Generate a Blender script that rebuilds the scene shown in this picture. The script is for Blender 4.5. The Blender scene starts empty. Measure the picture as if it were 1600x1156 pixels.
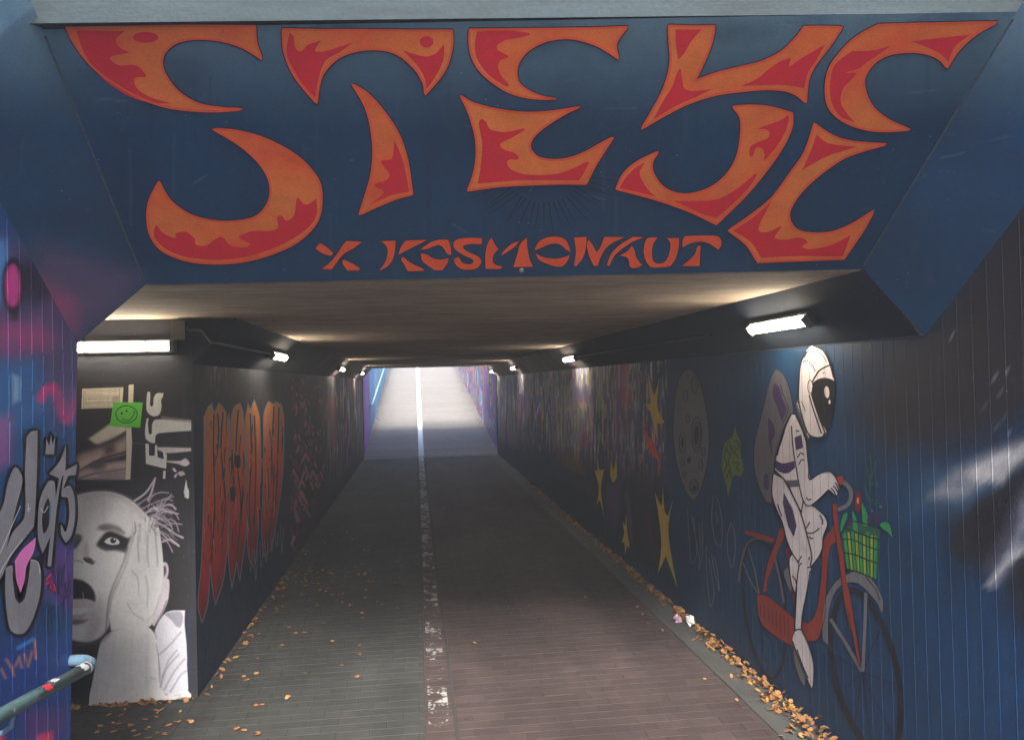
import bpy, math, random
import numpy as np
from mathutils import Vector, Matrix

random.seed(7); rng = np.random.default_rng(7)
SC = bpy.context.scene
COL = SC.collection

# ------------------------------------------------------------ camera
F = 1200.0; EYE = np.array([0.0, 0.0, 2.1])
def _axes(roll=1.3, vp=(650, 600)):
    Y = np.array([(vp[0]-800)/F, (578-vp[1])/F, 1.0]); Y /= np.linalg.norm(Y)
    r = math.radians(roll)
    X = np.array([math.cos(r), math.sin(r), 0.0]); X -= X.dot(Y)*Y; X /= np.linalg.norm(X)
    Z = np.cross(X, Y)
    if Z[1] < 0: Z = -Z
    return X, Y, Z
AX = _axes()
cam_d = bpy.data.cameras.new('camera'); cam = bpy.data.objects.new('camera', cam_d); COL.objects.link(cam)
cam_d.sensor_width = 36; cam_d.lens = 27.0; cam_d.clip_start = 0.05; cam_d.clip_end = 2000
_r = [float(a[0]) for a in AX]; _u = [float(a[1]) for a in AX]; _f = [float(a[2]) for a in AX]
cam.matrix_world = Matrix(((_r[0], _u[0], -_f[0], EYE[0]), (_r[1], _u[1], -_f[1], EYE[1]), (_r[2], _u[2], -_f[2], EYE[2]), (0, 0, 0, 1)))
SC.camera = cam
SC.render.resolution_x = 1024; SC.render.resolution_y = 739

# ------------------------------------------------------------ light
SUN_EL, SUN_AZ = math.radians(40), math.radians(181)      # azimuth clockwise from +Y: the sun stands behind the camera
w = bpy.data.worlds.new('World'); SC.world = w; w.use_nodes = True
nt = w.node_tree; nt.nodes.clear()
sky = nt.nodes.new('ShaderNodeTexSky'); sky.sky_type = 'NISHITA'; sky.sun_disc = False
sky.sun_elevation = SUN_EL; sky.sun_rotation = SUN_AZ; sky.dust_density = 3.0
bg = nt.nodes.new('ShaderNodeBackground'); bg.inputs[1].default_value = 0.15
wo = nt.nodes.new('ShaderNodeOutputWorld')
nt.links.new(sky.outputs[0], bg.inputs[0]); nt.links.new(bg.outputs[0], wo.inputs[0])
sd = bpy.data.lights.new('sun', 'SUN'); sd.energy = 3.6; sd.angle = math.radians(18); sd.color = (1, .95, .88)
sun = bpy.data.objects.new('sun', sd); COL.objects.link(sun)
to_sun = Vector((math.sin(SUN_AZ)*math.cos(SUN_EL), math.cos(SUN_AZ)*math.cos(SUN_EL), math.sin(SUN_EL)))
sun.rotation_euler = (-to_sun).to_track_quat('-Z', 'Y').to_euler()
LAMP = 15.0
HAZE = .0075
SHADE_TREES = [(5.2, -7, 9, 3.8, 'tall autumn tree added for shade, right and second'), (-4.8, -7.5, 9, 3.8, 'tall autumn tree added for shade, left and second'), (5, -13, 10, 4, 'tall autumn tree added for shade, right and farthest'), (-5, -13, 10, 4, 'tall autumn tree added for shade, left and farthest')]
SC.view_settings.view_transform = 'Standard'; SC.view_settings.look = 'None'
SC.view_settings.exposure = 2.25; SC.view_settings.gamma = 1.0; SC.view_settings.use_curve_mapping = False
SC.render.engine = 'CYCLES'
SC.cycles.max_bounces = 8; SC.cycles.diffuse_bounces = 5

# ------------------------------------------------------------ projection helpers
def ray(px, py):
    d = np.array([(px-800)/F, (578-py)/F, 1.0])
    w_ = np.array([d.dot(AX[0]), d.dot(AX[1]), d.dot(AX[2])])
    return w_
def hit(px, py, n, p0):
    r = ray(px, py); n = np.asarray(n, float)
    return EYE + r*(n.dot(np.asarray(p0, float)-EYE)/n.dot(r))
def to_px(P):
    P = np.asarray(P, float)-EYE
    c = P[:, 0:1]*np.array(AX[0]) + P[:, 1:2]*np.array(AX[1]) + P[:, 2:3]*np.array(AX[2])
    c[:, 2] = np.maximum(c[:, 2], 1e-3)
    return np.stack([800+F*c[:, 0]/c[:, 2], 578-F*c[:, 1]/c[:, 2]], 1)

def lin(c, k=1.0):
    o = []
    for v in c[:3]:
        v = v/255.0
        o.append(min(0.85, k*(v/12.92 if v <= .04045 else ((v+.055)/1.055)**2.4)))
    return tuple(o)+(1.0,)
def larr(c, k=1.5): return np.array(lin(c, k)[:3])

# ------------------------------------------------------------ objects helpers
def link(o, parent=None):
    COL.objects.link(o)
    if parent is not None: o.parent = parent
    return o
def tag(o, label=None, cat=None, group=None, kind=None):
    if label: o['label'] = label
    if cat: o['category'] = cat
    if group: o['group'] = group
    if kind: o['kind'] = kind
    return o
def empty(name, loc=(0, 0, 0), rz=0):
    o = bpy.data.objects.new(name, None); o.location = loc; o.rotation_euler = (0, 0, rz)
    o.empty_display_size = .2
    return link(o)
class MB:
    def __init__(s): s.v = []; s.f = []; s.c = []
    def add(s, vs, fs, col=None):
        b = len(s.v); s.v += [tuple(map(float, p)) for p in vs]; s.f += [tuple(i+b for i in f) for f in fs]
        if col is not None: s.c += [col]*len(vs)
        return s
    def box(s, x0, x1, y0, y1, z0, z1):
        return s.add([(x0, y0, z0), (x1, y0, z0), (x1, y1, z0), (x0, y1, z0), (x0, y0, z1), (x1, y0, z1), (x1, y1, z1), (x0, y1, z1)],
                     [(0, 3, 2, 1), (4, 5, 6, 7), (0, 1, 5, 4), (1, 2, 6, 5), (2, 3, 7, 6), (3, 0, 4, 7)])
    def poly(s, pts): return s.add(pts, [tuple(range(len(pts)))])
    def tube(s, path, r, n=10, cap=True):
        path = [np.array(p, float) for p in path]; rings = []
        up = np.array([0, 0, 1.0]) if abs((path[1]-path[0])[2]) < .9*np.linalg.norm(path[1]-path[0]) else np.array([1.0, 0, 0])
        for i, p in enumerate(path):
            t = path[min(i+1, len(path)-1)]-path[max(i-1, 0)]; t /= np.linalg.norm(t)
            a = up-up.dot(t)*t; a /= np.linalg.norm(a); b = np.cross(t, a); up = a
            rr = r[i] if hasattr(r, '__len__') else r
            rings.append([p+rr*(math.cos(2*math.pi*k/n)*a+math.sin(2*math.pi*k/n)*b) for k in range(n)])
        vs = [q for rg in rings for q in rg]; fs = []
        for i in range(len(path)-1):
            for k in range(n):
                fs.append((i*n+k, i*n+(k+1) % n, (i+1)*n+(k+1) % n, (i+1)*n+k))
        if cap: fs += [tuple(range(n))[::-1], tuple(range((len(path)-1)*n, len(path)*n))]
        return s.add(vs, fs)
    def build(s, name, mat, parent=None, smooth=False):
        me = bpy.data.meshes.new(name); me.from_pydata(s.v, [], s.f); me.update()
        if s.c:
            ca = me.color_attributes.new('Col', 'FLOAT_COLOR', 'POINT')
            ca.data.foreach_set('color', np.array([tuple(c[:3])+(1,) for c in s.c], np.float32).ravel())
        if mat: me.materials.append(mat)
        if smooth: me.shade_smooth()
        return link(bpy.data.objects.new(name, me), parent)
def np_mesh(name, V, Q, mat, colors=None, parent=None, smooth=False):
    me = bpy.data.meshes.new(name)
    V = np.asarray(V, np.float32); Q = np.asarray(Q, np.int32); k = Q.shape[1]
    me.vertices.add(len(V)); me.vertices.foreach_set('co', V.ravel())
    me.loops.add(Q.size); me.loops.foreach_set('vertex_index', Q.ravel())
    me.polygons.add(len(Q)); me.polygons.foreach_set('loop_start', np.arange(0, Q.size, k, dtype=np.int32))
    try: me.polygons.foreach_set('loop_total', np.full(len(Q), k, np.int32))
    except Exception: pass
    me.update(calc_edges=True); me.validate()
    if colors is not None:
        ca = me.color_attributes.new('Col', 'FLOAT_COLOR', 'POINT')
        c = np.ones((len(V), 4), np.float32); c[:, :3] = colors; ca.data.foreach_set('color', c.ravel())
    me.materials.append(mat)
    (me.shade_smooth if smooth else me.shade_flat)()
    return link(bpy.data.objects.new(name, me), parent)
def grid(us, vs, fn):
    """vertices fn(u,v) over a lattice; quads"""
    U, V = np.meshgrid(us, vs, indexing='ij')
    P = fn(U.ravel(), V.ravel()); n, m = len(us), len(vs)
    i = np.arange(n-1)[:, None]*m+np.arange(m-1)[None, :]; i = i.ravel()
    return P, np.stack([i, i+m, i+m+1, i+1], 1)

# ------------------------------------------------------------ materials
def new_mat(name):
    m = bpy.data.materials.new(name); m.use_nodes = True
    b = m.node_tree.nodes['Principled BSDF']; return m, m.node_tree.nodes, m.node_tree.links, b
def noise(N, L, scale, detail=4, vec=None, rough=.6):
    n = N.new('ShaderNodeTexNoise'); n.inputs['Scale'].default_value = scale; n.inputs['Detail'].default_value = detail
    n.inputs['Roughness'].default_value = rough
    if vec is not None: L.new(vec, n.inputs['Vector'])
    return n.outputs['Fac']
def ramp(N, L, fac, stops):
    r = N.new('ShaderNodeValToRGB'); e = r.color_ramp.elements
    while len(e) < len(stops): e.new(.5)
    for i, (p, c) in enumerate(stops):
        e[i].position = p; e[i].color = c if len(c) == 4 else tuple(c)+(1,)
    L.new(fac, r.inputs[0]); return r.outputs[0]
def mixc(N, L, fac, a, b, mode='MIX'):
    n = N.new('ShaderNodeMix'); n.data_type = 'RGBA'; n.blend_type = mode
    if isinstance(fac, (int, float)): n.inputs[0].default_value = fac
    else: L.new(fac, n.inputs[0])
    for s, v in ((6, a), (7, b)):
        if isinstance(v, (tuple, list)): n.inputs[s].default_value = v
        else: L.new(v, n.inputs[s])
    return n.outputs[2]
def pos(N, L, scale=(1, 1, 1)):
    g = N.new('ShaderNodeNewGeometry'); m = N.new('ShaderNodeMapping'); m.inputs['Scale'].default_value = scale
    L.new(g.outputs['Position'], m.inputs[0]); return m.outputs[0]
def math_(N, L, op, a, b=None, c=None):
    n = N.new('ShaderNodeMath'); n.operation = op
    for i, v in enumerate((a, b, c)):
        if v is None: continue
        if isinstance(v, (int, float)): n.inputs[i].default_value = v
        else: L.new(v, n.inputs[i])
    return n.outputs[0]
def bump(N, L, b, h, strength, dist=.002, normal=None):
    n = N.new('ShaderNodeBump'); n.inputs['Strength'].default_value = strength; n.inputs['Distance'].default_value = dist
    L.new(h, n.inputs['Height'])
    if normal is not None: L.new(normal, n.inputs['Normal'])
    L.new(n.outputs[0], b.inputs['Normal']); return n.outputs[0]
def grey(v): return (v, v, v, 1)

_paint = {}
def paint_mat(name, c=None, rough=.55, var=.25, ribs=False, attr=False, stops=None, k=1.5):
    """masonry paint: one colour (or stored paint colour, or stops up the wall), roller mottling, dirt specks, formwork ribs"""
    key = (name, c, ribs, attr, rough)
    if key in _paint: return _paint[key]
    m, N, L, b = new_mat(name)
    b.inputs['Roughness'].default_value = rough
    p = pos(N, L)
    if attr:
        a = N.new('ShaderNodeAttribute'); a.attribute_name = 'Col'; colr = a.outputs['Color']
    elif stops:
        g = N.new('ShaderNodeNewGeometry'); s = N.new('ShaderNodeSeparateXYZ'); L.new(g.outputs['Position'], s.inputs[0])
        nz = noise(N, L, 7, 3, pos(N, L, (1, 1, .5)))
        z = math_(N, L, 'ADD', s.outputs[2], math_(N, L, 'MULTIPLY', math_(N, L, 'SUBTRACT', nz, .5), .5))
        z = math_(N, L, 'DIVIDE', z, 2.3)
        colr = ramp(N, L, z, stops)
    else:
        r = N.new('ShaderNodeRGB'); r.outputs[0].default_value = lin(c, k); colr = r.outputs[0]
    n1 = noise(N, L, 9, 6, p); n2 = noise(N, L, 140, 2, p)
    f = ramp(N, L, n1, [(.3, grey(1-var)), (.7, grey(1+0*var))])
    colr = mixc(N, L, 1.0, colr, f, 'MULTIPLY')
    f2 = ramp(N, L, n2, [(.35, grey(1-var*.6)), (.6, grey(1))])
    colr = mixc(N, L, 1.0, colr, f2, 'MULTIPLY')
    dr_ = noise(N, L, 1.0, 5, pos(N, L, (22, 22, 1.1)), .7)
    colr = mixc(N, L, math_(N, L, 'MULTIPLY', ramp(N, L, dr_, [(.56, grey(0)), (.72, grey(1))]), .16), colr, (.07, .10, .14, 1))
    sc_ = noise(N, L, 34, 6, p, .75); sm_ = noise(N, L, 1.3, 3, p)
    colr = mixc(N, L, math_(N, L, 'MULTIPLY', math_(N, L, 'MULTIPLY', ramp(N, L, sc_, [(.60, grey(0)), (.70, grey(1))]), ramp(N, L, sm_, [(.45, grey(0)), (.62, grey(1))])), .30), colr, (.16, .17, .18, 1))
    # chipped specks
    v = N.new('ShaderNodeTexVoronoi'); v.inputs['Scale'].default_value = 26; L.new(p, v.inputs['Vector'])
    sp = math_(N, L, 'MULTIPLY', math_(N, L, 'LESS_THAN', v.outputs['Distance'], .075), math_(N, L, 'GREATER_THAN', noise(N, L, 2.3, 2, p), .58))
    colr = mixc(N, L, math_(N, L, 'MULTIPLY', sp, .35), colr, (.4, .4, .42, 1))
    if ribs:
        st = noise(N, L, 1.0, 4, pos(N, L, (14, 14, .6)))
        colr = mixc(N, L, 1.0, colr, ramp(N, L, st, [(.35, grey(.92)), (.7, grey(1.0))]), 'MULTIPLY')
    L.new(colr, b.inputs['Base Color'])
    h = math_(N, L, 'ADD', n2, math_(N, L, 'MULTIPLY', n1, .6))
    if ribs:
        g = N.new('ShaderNodeNewGeometry'); s = N.new('ShaderNodeSeparateXYZ'); L.new(g.outputs['Position'], s.inputs[0])
        fr = math_(N, L, 'PINGPONG', s.outputs[1], .045)
        rl_ = math_(N, L, 'LESS_THAN', fr, .004); h = math_(N, L, 'ADD', h, math_(N, L, 'MULTIPLY', rl_, .8))
        if not attr:
            c2 = mixc(N, L, math_(N, L, 'MULTIPLY', rl_, .35), colr, (.03, .04, .06, 1)); L.new(c2, b.inputs['Base Color'])
    bump(N, L, b, h, .5, .0025)
    L.new(math_(N, L, 'MULTIPLY_ADD', n1, .3, rough-.15), b.inputs['Roughness'])
    _paint[key] = m; return m

def concrete_mat(name, c1, c2, streak=(1, 1, 1), rough=.85, lines=None, bstr=.5):
    m, N, L, b = new_mat(name); p = pos(N, L); ps = pos(N, L, streak)
    a = noise(N, L, 1.6, 8, ps, .65); s2 = noise(N, L, 60, 3, p); s3 = noise(N, L, 5, 5, ps)
    colr = mixc(N, L, ramp(N, L, a, [(.3, grey(0)), (.7, grey(1))]), c1, c2)
    colr = mixc(N, L, 1.0, colr, ramp(N, L, s3, [(.3, grey(.6)), (.62, grey(1))]), 'MULTIPLY')
    colr = mixc(N, L, 1.0, colr, ramp(N, L, s2, [(.3, grey(.8)), (.6, grey(1))]), 'MULTIPLY')
    L.new(colr, b.inputs['Base Color']); b.inputs['Roughness'].default_value = rough
    bump(N, L, b, math_(N, L, 'ADD', s2, math_(N, L, 'MULTIPLY', s3, 2)), bstr, .004); return m
def plain_mat(name, c, rough=.5, metal=0, var=.2, scale=20):
    m, N, L, b = new_mat(name); p = pos(N, L)
    n1 = noise(N, L, scale, 5, p)
    colr = mixc(N, L, 1.0, c, ramp(N, L, n1, [(.3, grey(1-var)), (.7, grey(1))]), 'MULTIPLY')
    L.new(colr, b.inputs['Base Color']); b.inputs['Roughness'].default_value = rough; b.inputs['Metallic'].default_value = metal
    bump(N, L, b, n1, .3, .001); return m

# ------------------------------------------------------------ outlines: strings of "x,y" read off an enlarged view, * = corner
class View:
    def __init__(s, x0, y0, k): s.x0, s.y0, s.k = x0, y0, k
    def pts(s, t):
        out = []
        for w_ in t.split():
            c = w_.endswith('*'); a, b = w_.rstrip('*').split(',')
            out.append((s.x0+float(a)/s.k, s.y0+float(b)/s.k, c))
        return out
def spline(P, closed=True, n=5):
    """Catmull-Rom through the points; starred points stay sharp"""
    m = len(P); out = []
    for i in range(m if closed else m-1):
        p1 = P[i]; p2 = P[(i+1) % m]; p0 = P[(i-1) % m] if closed or i > 0 else p1; p3 = P[(i+2) % m] if closed or i+2 < m else p2
        def tan(a, b, c_):
            return (0.5*(c_[0]-a[0]), 0.5*(c_[1]-a[1]))
        t1 = (.6*(p2[0]-p1[0]), .6*(p2[1]-p1[1])) if p1[2] else tan(p0, p1, p2)
        t2 = (.6*(p2[0]-p1[0]), .6*(p2[1]-p1[1])) if p2[2] else tan(p1, p2, p3)
        seg = math.hypot(p2[0]-p1[0], p2[1]-p1[1])
        for t_ in (t1, t2): pass
        def cl(t_):
            l = math.hypot(*t_)
            return t_ if l <= seg*1.0 or l == 0 else (t_[0]*seg/l, t_[1]*seg/l)
        t1 = cl(t1); t2 = cl(t2)
        for j in range(n):
            u = j/n; h00 = 2*u**3-3*u**2+1; h10 = u**3-2*u**2+u; h01 = -2*u**3+3*u**2; h11 = u**3-u**2
            out.append((h00*p1[0]+h10*t1[0]+h01*p2[0]+h11*t2[0], h00*p1[1]+h10*t1[1]+h01*p2[1]+h11*t2[1]))
    if not closed: out.append((P[-1][0], P[-1][1]))
    return out
def ellipse(cx, cy, rx, ry, n=28, rot=0):
    c, s = math.cos(rot), math.sin(rot)
    return [(cx+rx*math.cos(a)*c-ry*math.sin(a)*s, cy+rx*math.cos(a)*s+ry*math.sin(a)*c) for a in [2*math.pi*i/n for i in range(n)]]
def ribbon(path, wd, closed=False):
    """quads along a path, width wd (number or start/end pair)"""
    P = [np.array(p[:2], float) for p in path]
    Pn = [P[0]]
    for p in P[1:]:
        if np.linalg.norm(p-Pn[-1]) > 1e-3: Pn.append(p)
    P = Pn; m = len(P); L_, R_ = [], []
    for i in range(m):
        a = P[i-1] if (closed or i > 0) else P[i]; b = P[(i+1) % m] if (closed or i < m-1) else P[i]
        t = b-a; nn = np.linalg.norm(t); t = t/nn if nn > 1e-6 else np.array([1., 0])
        n_ = np.array([-t[1], t[0]])
        wv = wd if not hasattr(wd, '__len__') else wd[0]+(wd[1]-wd[0])*i/max(1, m-1)
        L_.append(P[i]+n_*wv/2); R_.append(P[i]-n_*wv/2)
    qs = []
    for i in range(m if closed else m-1):
        j = (i+1) % m; qs.append([L_[i], L_[j], R_[j], R_[i]])
    return qs
class Wall2D:
    """a painted surface: plane n,p0 and how far one coat stands proud of the last"""
    def __init__(s, n, p0, base=.0018, step=.0003): s.n = np.array(n, float); s.p0 = np.array(p0, float); s.b = base; s.s = step
    def at(s, x, y, layer=0): return hit(x, y, s.n, s.p0+s.n*(s.b+s.s*layer))
    def sheet(s, name, polys, mat, layer=0, parent=None):
        mb = MB()
        for P in polys: mb.poly([s.at(x, y, layer) for x, y in P])
        # all faces look towards the camera side of the wall
        me_f = []
        for f in mb.f:
            a = np.zeros(3); v = [np.array(mb.v[i]) for i in f]
            for i in range(len(v)): a += np.cross(v[i], v[(i+1) % len(v)])
            me_f.append(f if a.dot(s.n) > 0 else f[::-1])
        mb.f = me_f
        return mb.build(name, mat, parent)
    def stroke(s, name, paths, wd, mat, layer=0, parent=None, closed=False):
        polys = []
        for p in paths: polys += ribbon(p, wd, closed)
        # neighbouring quads of a stroke overlap at bends: give them a shared mesh by welding ends
        return s.sheet(name, polys, mat, layer, parent)

# ------------------------------------------------------------ soft spray-paint fields, evaluated per wall vertex
def sdist(px, P):
    """signed distance (inside negative) of points px (n,2) to polygon P"""
    P = np.asarray(P, float); d = np.full(len(px), 1e18); ins = np.zeros(len(px), bool)
    for i in range(len(P)):
        a, b = P[i], P[(i+1) % len(P)]; e = b-a; w_ = px-a; t = np.clip((w_@e)/max(e@e, 1e-9), 0, 1)
        q = w_-t[:, None]*e; d = np.minimum(d, (q*q).sum(1))
        c = ((a[1] > px[:, 1]) != (b[1] > px[:, 1]))
        with np.errstate(divide='ignore', invalid='ignore'):
            xi = (b[0]-a[0])*(px[:, 1]-a[1])/(b[1]-a[1])+a[0]
        ins ^= c & (px[:, 0] < xi)
    d = np.sqrt(d); return np.where(ins, -d, d)
def spray(C, px, P, col, soft=6, alpha=1.0, k=1.5, rough=0):
    P = np.asarray([q[:2] for q in P], float); lo = P.min(0)-soft*1.5; hi = P.max(0)+soft*1.5
    m = np.where((px[:, 0] > lo[0]) & (px[:, 0] < hi[0]) & (px[:, 1] > lo[1]) & (px[:, 1] < hi[1]))[0]
    if not len(m): return
    d = sdist(px[m], P); a = np.clip(.5-d/(2*soft), 0, 1); a = a*a*(3-2*a)*alpha
    if rough: a = a*np.clip(1-rough+2*rough*vnoise(px[m, 0]*.07, px[m, 1]*.07, 77), 0, 1)
    C[m] = C[m]*(1-a[:, None])+larr(col, k)*a[:, None]
def line_spray(C, px, path, wd, col, soft=1.5, alpha=1.0, k=1.5):
    path = [p[:2] for p in path]; P = np.asarray(path, float); lo = P.min(0)-wd-soft*2; hi = P.max(0)+wd+soft*2
    m = np.where((px[:, 0] > lo[0]) & (px[:, 0] < hi[0]) & (px[:, 1] > lo[1]) & (px[:, 1] < hi[1]))[0]
    if not len(m): return
    q = px[m]; d = np.full(len(m), 1e9)
    for i in range(len(P)-1):
        a, b = P[i], P[i+1]; e = b-a; w_ = q-a; t = np.clip((w_@e)/max(e@e, 1e-9), 0, 1)
        d = np.minimum(d, np.linalg.norm(w_-t[:, None]*e, axis=1))
    a = np.clip(.5-(d-wd/2)/(2*soft), 0, 1)*alpha
    C[m] = C[m]*(1-a[:, None])+larr(col, k)*a[:, None]
def vnoise(x, y, seed=0):
    """smooth value noise"""
    xi = np.floor(x).astype(np.int64); yi = np.floor(y).astype(np.int64); fx = x-xi; fy = y-yi
    fx = fx*fx*(3-2*fx); fy = fy*fy*(3-2*fy)
    def h(a, b):
        v = (a*374761393+b*668265263+seed*974711) & 0xffffffff
        v = ((v ^ (v >> 13))*1274126177) & 0xffffffff
        return ((v ^ (v >> 16)) & 0xffff)/65535.0
    return (h(xi, yi)*(1-fx)+h(xi+1, yi)*fx)*(1-fy)+(h(xi, yi+1)*(1-fx)+h(xi+1, yi+1)*fx)*fy
# ============================================================ SETTING
XL, XR = -1.52, 2.33            # tunnel walls
XLt, XRt = -1.222, 2.057        # where the haunches meet the ceiling
ZC, ZH = 2.58, 2.27             # ceiling, foot of the haunch
YE = 22.2                       # far portal
YP = 5.5                        # poster wall across the side passage
YW = 3.70                       # end of the near left wall
RISE = .137
GL = 3.95                       # street level above
def ramp_z(y):
    if y > YE: return min((y-YE)*RISE, GL)
    if y < 3.3: return min((3.3-y)*.14, GL)
    return 0.0
BLUE = (24, 46, 74); NIGHT = (30, 30, 40)

# portal corner points
A_ = np.array([XLt, 3.70, 2.584]); B_ = np.array([XRt, 3.32, 2.584])
slope = np.array([0, -.96, .737])
C_ = B_+slope; D_ = A_+slope
nS = np.cross(B_-A_, slope); nS /= np.linalg.norm(nS)
if nS[1] > 0: nS = -nS
AL = np.array([XL, 3.70, ZH+.05]); BR = np.array([XR, 3.27, ZH])

# ---- paving
bed = MB()
bed.add([(XL-7, 3.3, -.0035), (XR, 3.3, -.0035), (XR, YE, -.0035), (XL-7, YE, -.0035)], [(0, 1, 2, 3)])
mat_bed = plain_mat('paving_joint_sand', (.038, .034, .033, 1), .95, 0, .3, 60)
floor = tag(bed.build('floor', mat_bed), kind='structure')

def brick_mat(name, c1, c2, use_attr, even=False):
    m, N, L, b = new_mat(name); p = pos(N, L)
    if use_attr:
        a = N.new('ShaderNodeAttribute'); a.attribute_name = 'Col'; s = N.new('ShaderNodeSeparateColor'); L.new(a.outputs['Color'], s.inputs[0]); r = s.outputs[0]
    else:
        o = N.new('ShaderNodeObjectInfo'); r = o.outputs['Random']
    colr = mixc(N, L, r, c1, c2)
    n1 = noise(N, L, .8, 5, p); n2 = noise(N, L, 180, 3, p); n3 = noise(N, L, 14, 4, p)
    vg = N.new('ShaderNodeTexVoronoi'); vg.inputs['Scale'].default_value = 3.2; L.new(p, vg.inputs['Vector'])
    gum = math_(N, L, 'LESS_THAN', vg.outputs['Distance'], .045)
    lane = ramp(N, L, noise(N, L, 1.0, 4, pos(N, L, (1.6, .22, 1))), [(.4, grey(.78)), (.62, grey(1.12))])
    colr = mixc(N, L, 1.0, colr, ramp(N, L, n1, [(.3, grey(.92 if even else .62)), (.7, grey(1))]), 'MULTIPLY')
    colr = mixc(N, L, 1.0, colr, ramp(N, L, n2, [(.3, grey(.7)), (.65, grey(1))]), 'MULTIPLY')
    colr = mixc(N, L, math_(N, L, 'MULTIPLY', ramp(N, L, n3, [(.5, grey(0)), (.75, grey(1))]), .45), colr, (.045, .04, .038, 1))
    if not even: colr = mixc(N, L, 1.0, colr, lane, 'MULTIPLY'); colr = mixc(N, L, math_(N, L, 'MULTIPLY', gum, .6), colr, (.02, .02, .02, 1))
    L.new(colr, b.inputs['Base Color'])
    L.new(ramp(N, L, n3, [(.3, grey(.72)), (.7, grey(.9))]), b.inputs['Roughness'])
    b.inputs['Specular IOR Level'].default_value = .25
    bump(N, L, b, math_(N, L, 'ADD', n2, n3), .6, .003); return m
RED1, RED2 = (.070, .049, .049, 1), (.090, .064, .062, 1)
GR1, GR2 = (.053, .055, .052, 1), (.069, .070, .066, 1)
m_red = brick_mat('red_paver', RED1, RED2, False); m_redA = brick_mat('red_paver_far', RED1, RED2, True)
m_grey = brick_mat('grey_paver', GR1, GR2, False); m_greyA = brick_mat('grey_paver_far', GR1, GR2, True)
BL, BD, JT = .20, .10, .0022
def brick_verts(l, d):
    x, y = l/2-JT/2, d/2-JT/2; e = .002
    v = [(-x, -y, -.03), (x, -y, -.03), (x, y, -.03), (-x, y, -.03), (-x, -y, -.002), (x, -y, -.002), (x, y, -.002), (-x, y, -.002),
         (-x+e, -y+e, 0), (x-e, -y+e, 0), (x-e, y-e, 0), (-x+e, y-e, 0)]
    f = [(8, 9, 10, 11)]+[(4+i, 4+(i+1) % 4, 8+(i+1) % 4, 8+i) for i in range(4)]+[(i, (i+1) % 4, 4+(i+1) % 4, 4+i) for i in range(4)]
    return v, f
bv, bf = brick_verts(BL, BD)
shared = {}
for nm, mt in (('red', m_red), ('grey', m_grey)):
    me = bpy.data.meshes.new('brick'); me.from_pydata(bv, [], bf); me.materials.append(mt); shared[nm] = me
def rows(x0, x1, y0, y1, shift=0.0):
    out = []; k = 0; y = y0+BD/2
    while y < y1:
        off = (k % 2)*BL/2; x = x0+off-BL/2+shift
        while x < x1+BL/2:
            a, b2 = max(x-BL/2, x0), min(x+BL/2, x1)
            if b2-a > .04: out.append(((a+b2)/2, y, b2-a))
            x += BL
        y += BD; k += 1
    return out
XM0, XM1 = .02, .20             # the marking course between the two halves
SRX = 2.06                      # gutter strip starts
spots = [(c, 'red') for c in rows(XM1+.01, SRX, 3.3, YE)]+[(c, 'grey') for c in rows(XL, XM0-.01, 3.3, YE)]
spots += [((.105, 3.3+.05+i*.1, .17), 'red') for i in range(int((YE-3.3)/.1))]
spots += [(c, 'grey') for c in rows(XL-3.0, XL, 3.75, YP)]
def vis(c): 
    return c[1] > 4.35 and c[0] > XL
near = sorted([s for s in spots if vis(s[0]) and s[0][1] < 7 and abs(s[0][2]-BL) < 1e-3], key=lambda s: s[0][1])[:290]
nearset = set((round(s[0][0], 4), round(s[0][1], 4)) for s in near)
for (x, y, l), kd in near:
    o = bpy.data.objects.new('brick', shared[kd]); o.location = (x, y, random.uniform(-.0015, .0010))
    o.rotation_euler = (random.uniform(-.006, .006), random.uniform(-.004, .004), random.uniform(-.006, .006))
    link(o, floor)
def brick_field(cells, mat):
    n = len(cells); V = np.zeros((n, 12, 3), np.float32); base = np.array(bv, np.float32)
    c = np.array([[a[0], a[1], a[2]] for a in cells])
    V[:] = base; V[:, :, 0] *= (c[:, 2]/BL)[:, None]
    dz = rng.uniform(-.0008, .0008, n); tx = rng.uniform(-.004, .004, n)
    V[:, :, 2] += dz[:, None]+V[:, :, 1]*tx[:, None]
    V[:, :, 0] += c[:, 0:1]; V[:, :, 1] += c[:, 1:2]
    Q = (np.array(bf)[None]+np.arange(n)[:, None, None]*12).reshape(-1, 4)
    col = np.repeat(rng.random(n), 12)[:, None]*np.ones(3)
    return np_mesh('brick', V.reshape(-1, 3), Q, mat, col, floor)
for kd, mt in (('red', m_redA), ('grey', m_greyA)):
    o = brick_field([s[0] for s in spots if s[1] == kd and (round(s[0][0], 4), round(s[0][1], 4)) not in nearset], mt)
    o['kind'] = 'stuff'
# gutter strip of concrete slabs on the right
m_strip = concrete_mat('gutter_concrete', (.062, .062, .06, 1), (.085, .083, .08, 1), (1, .4, 1))
y = 3.3; first = None
while y < YE-.01:
    y2 = min(y+.5, YE)
    if first is None:
        first = MB().box(SRX+.006, XR-.002, .003, .497, -.06, .004).build('gutter_slab', m_strip, floor); g = first
    else:
        g = first.copy(); link(g, floor)
    g.location = (0, y, random.uniform(-.003, .001)); y = y2
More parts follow.
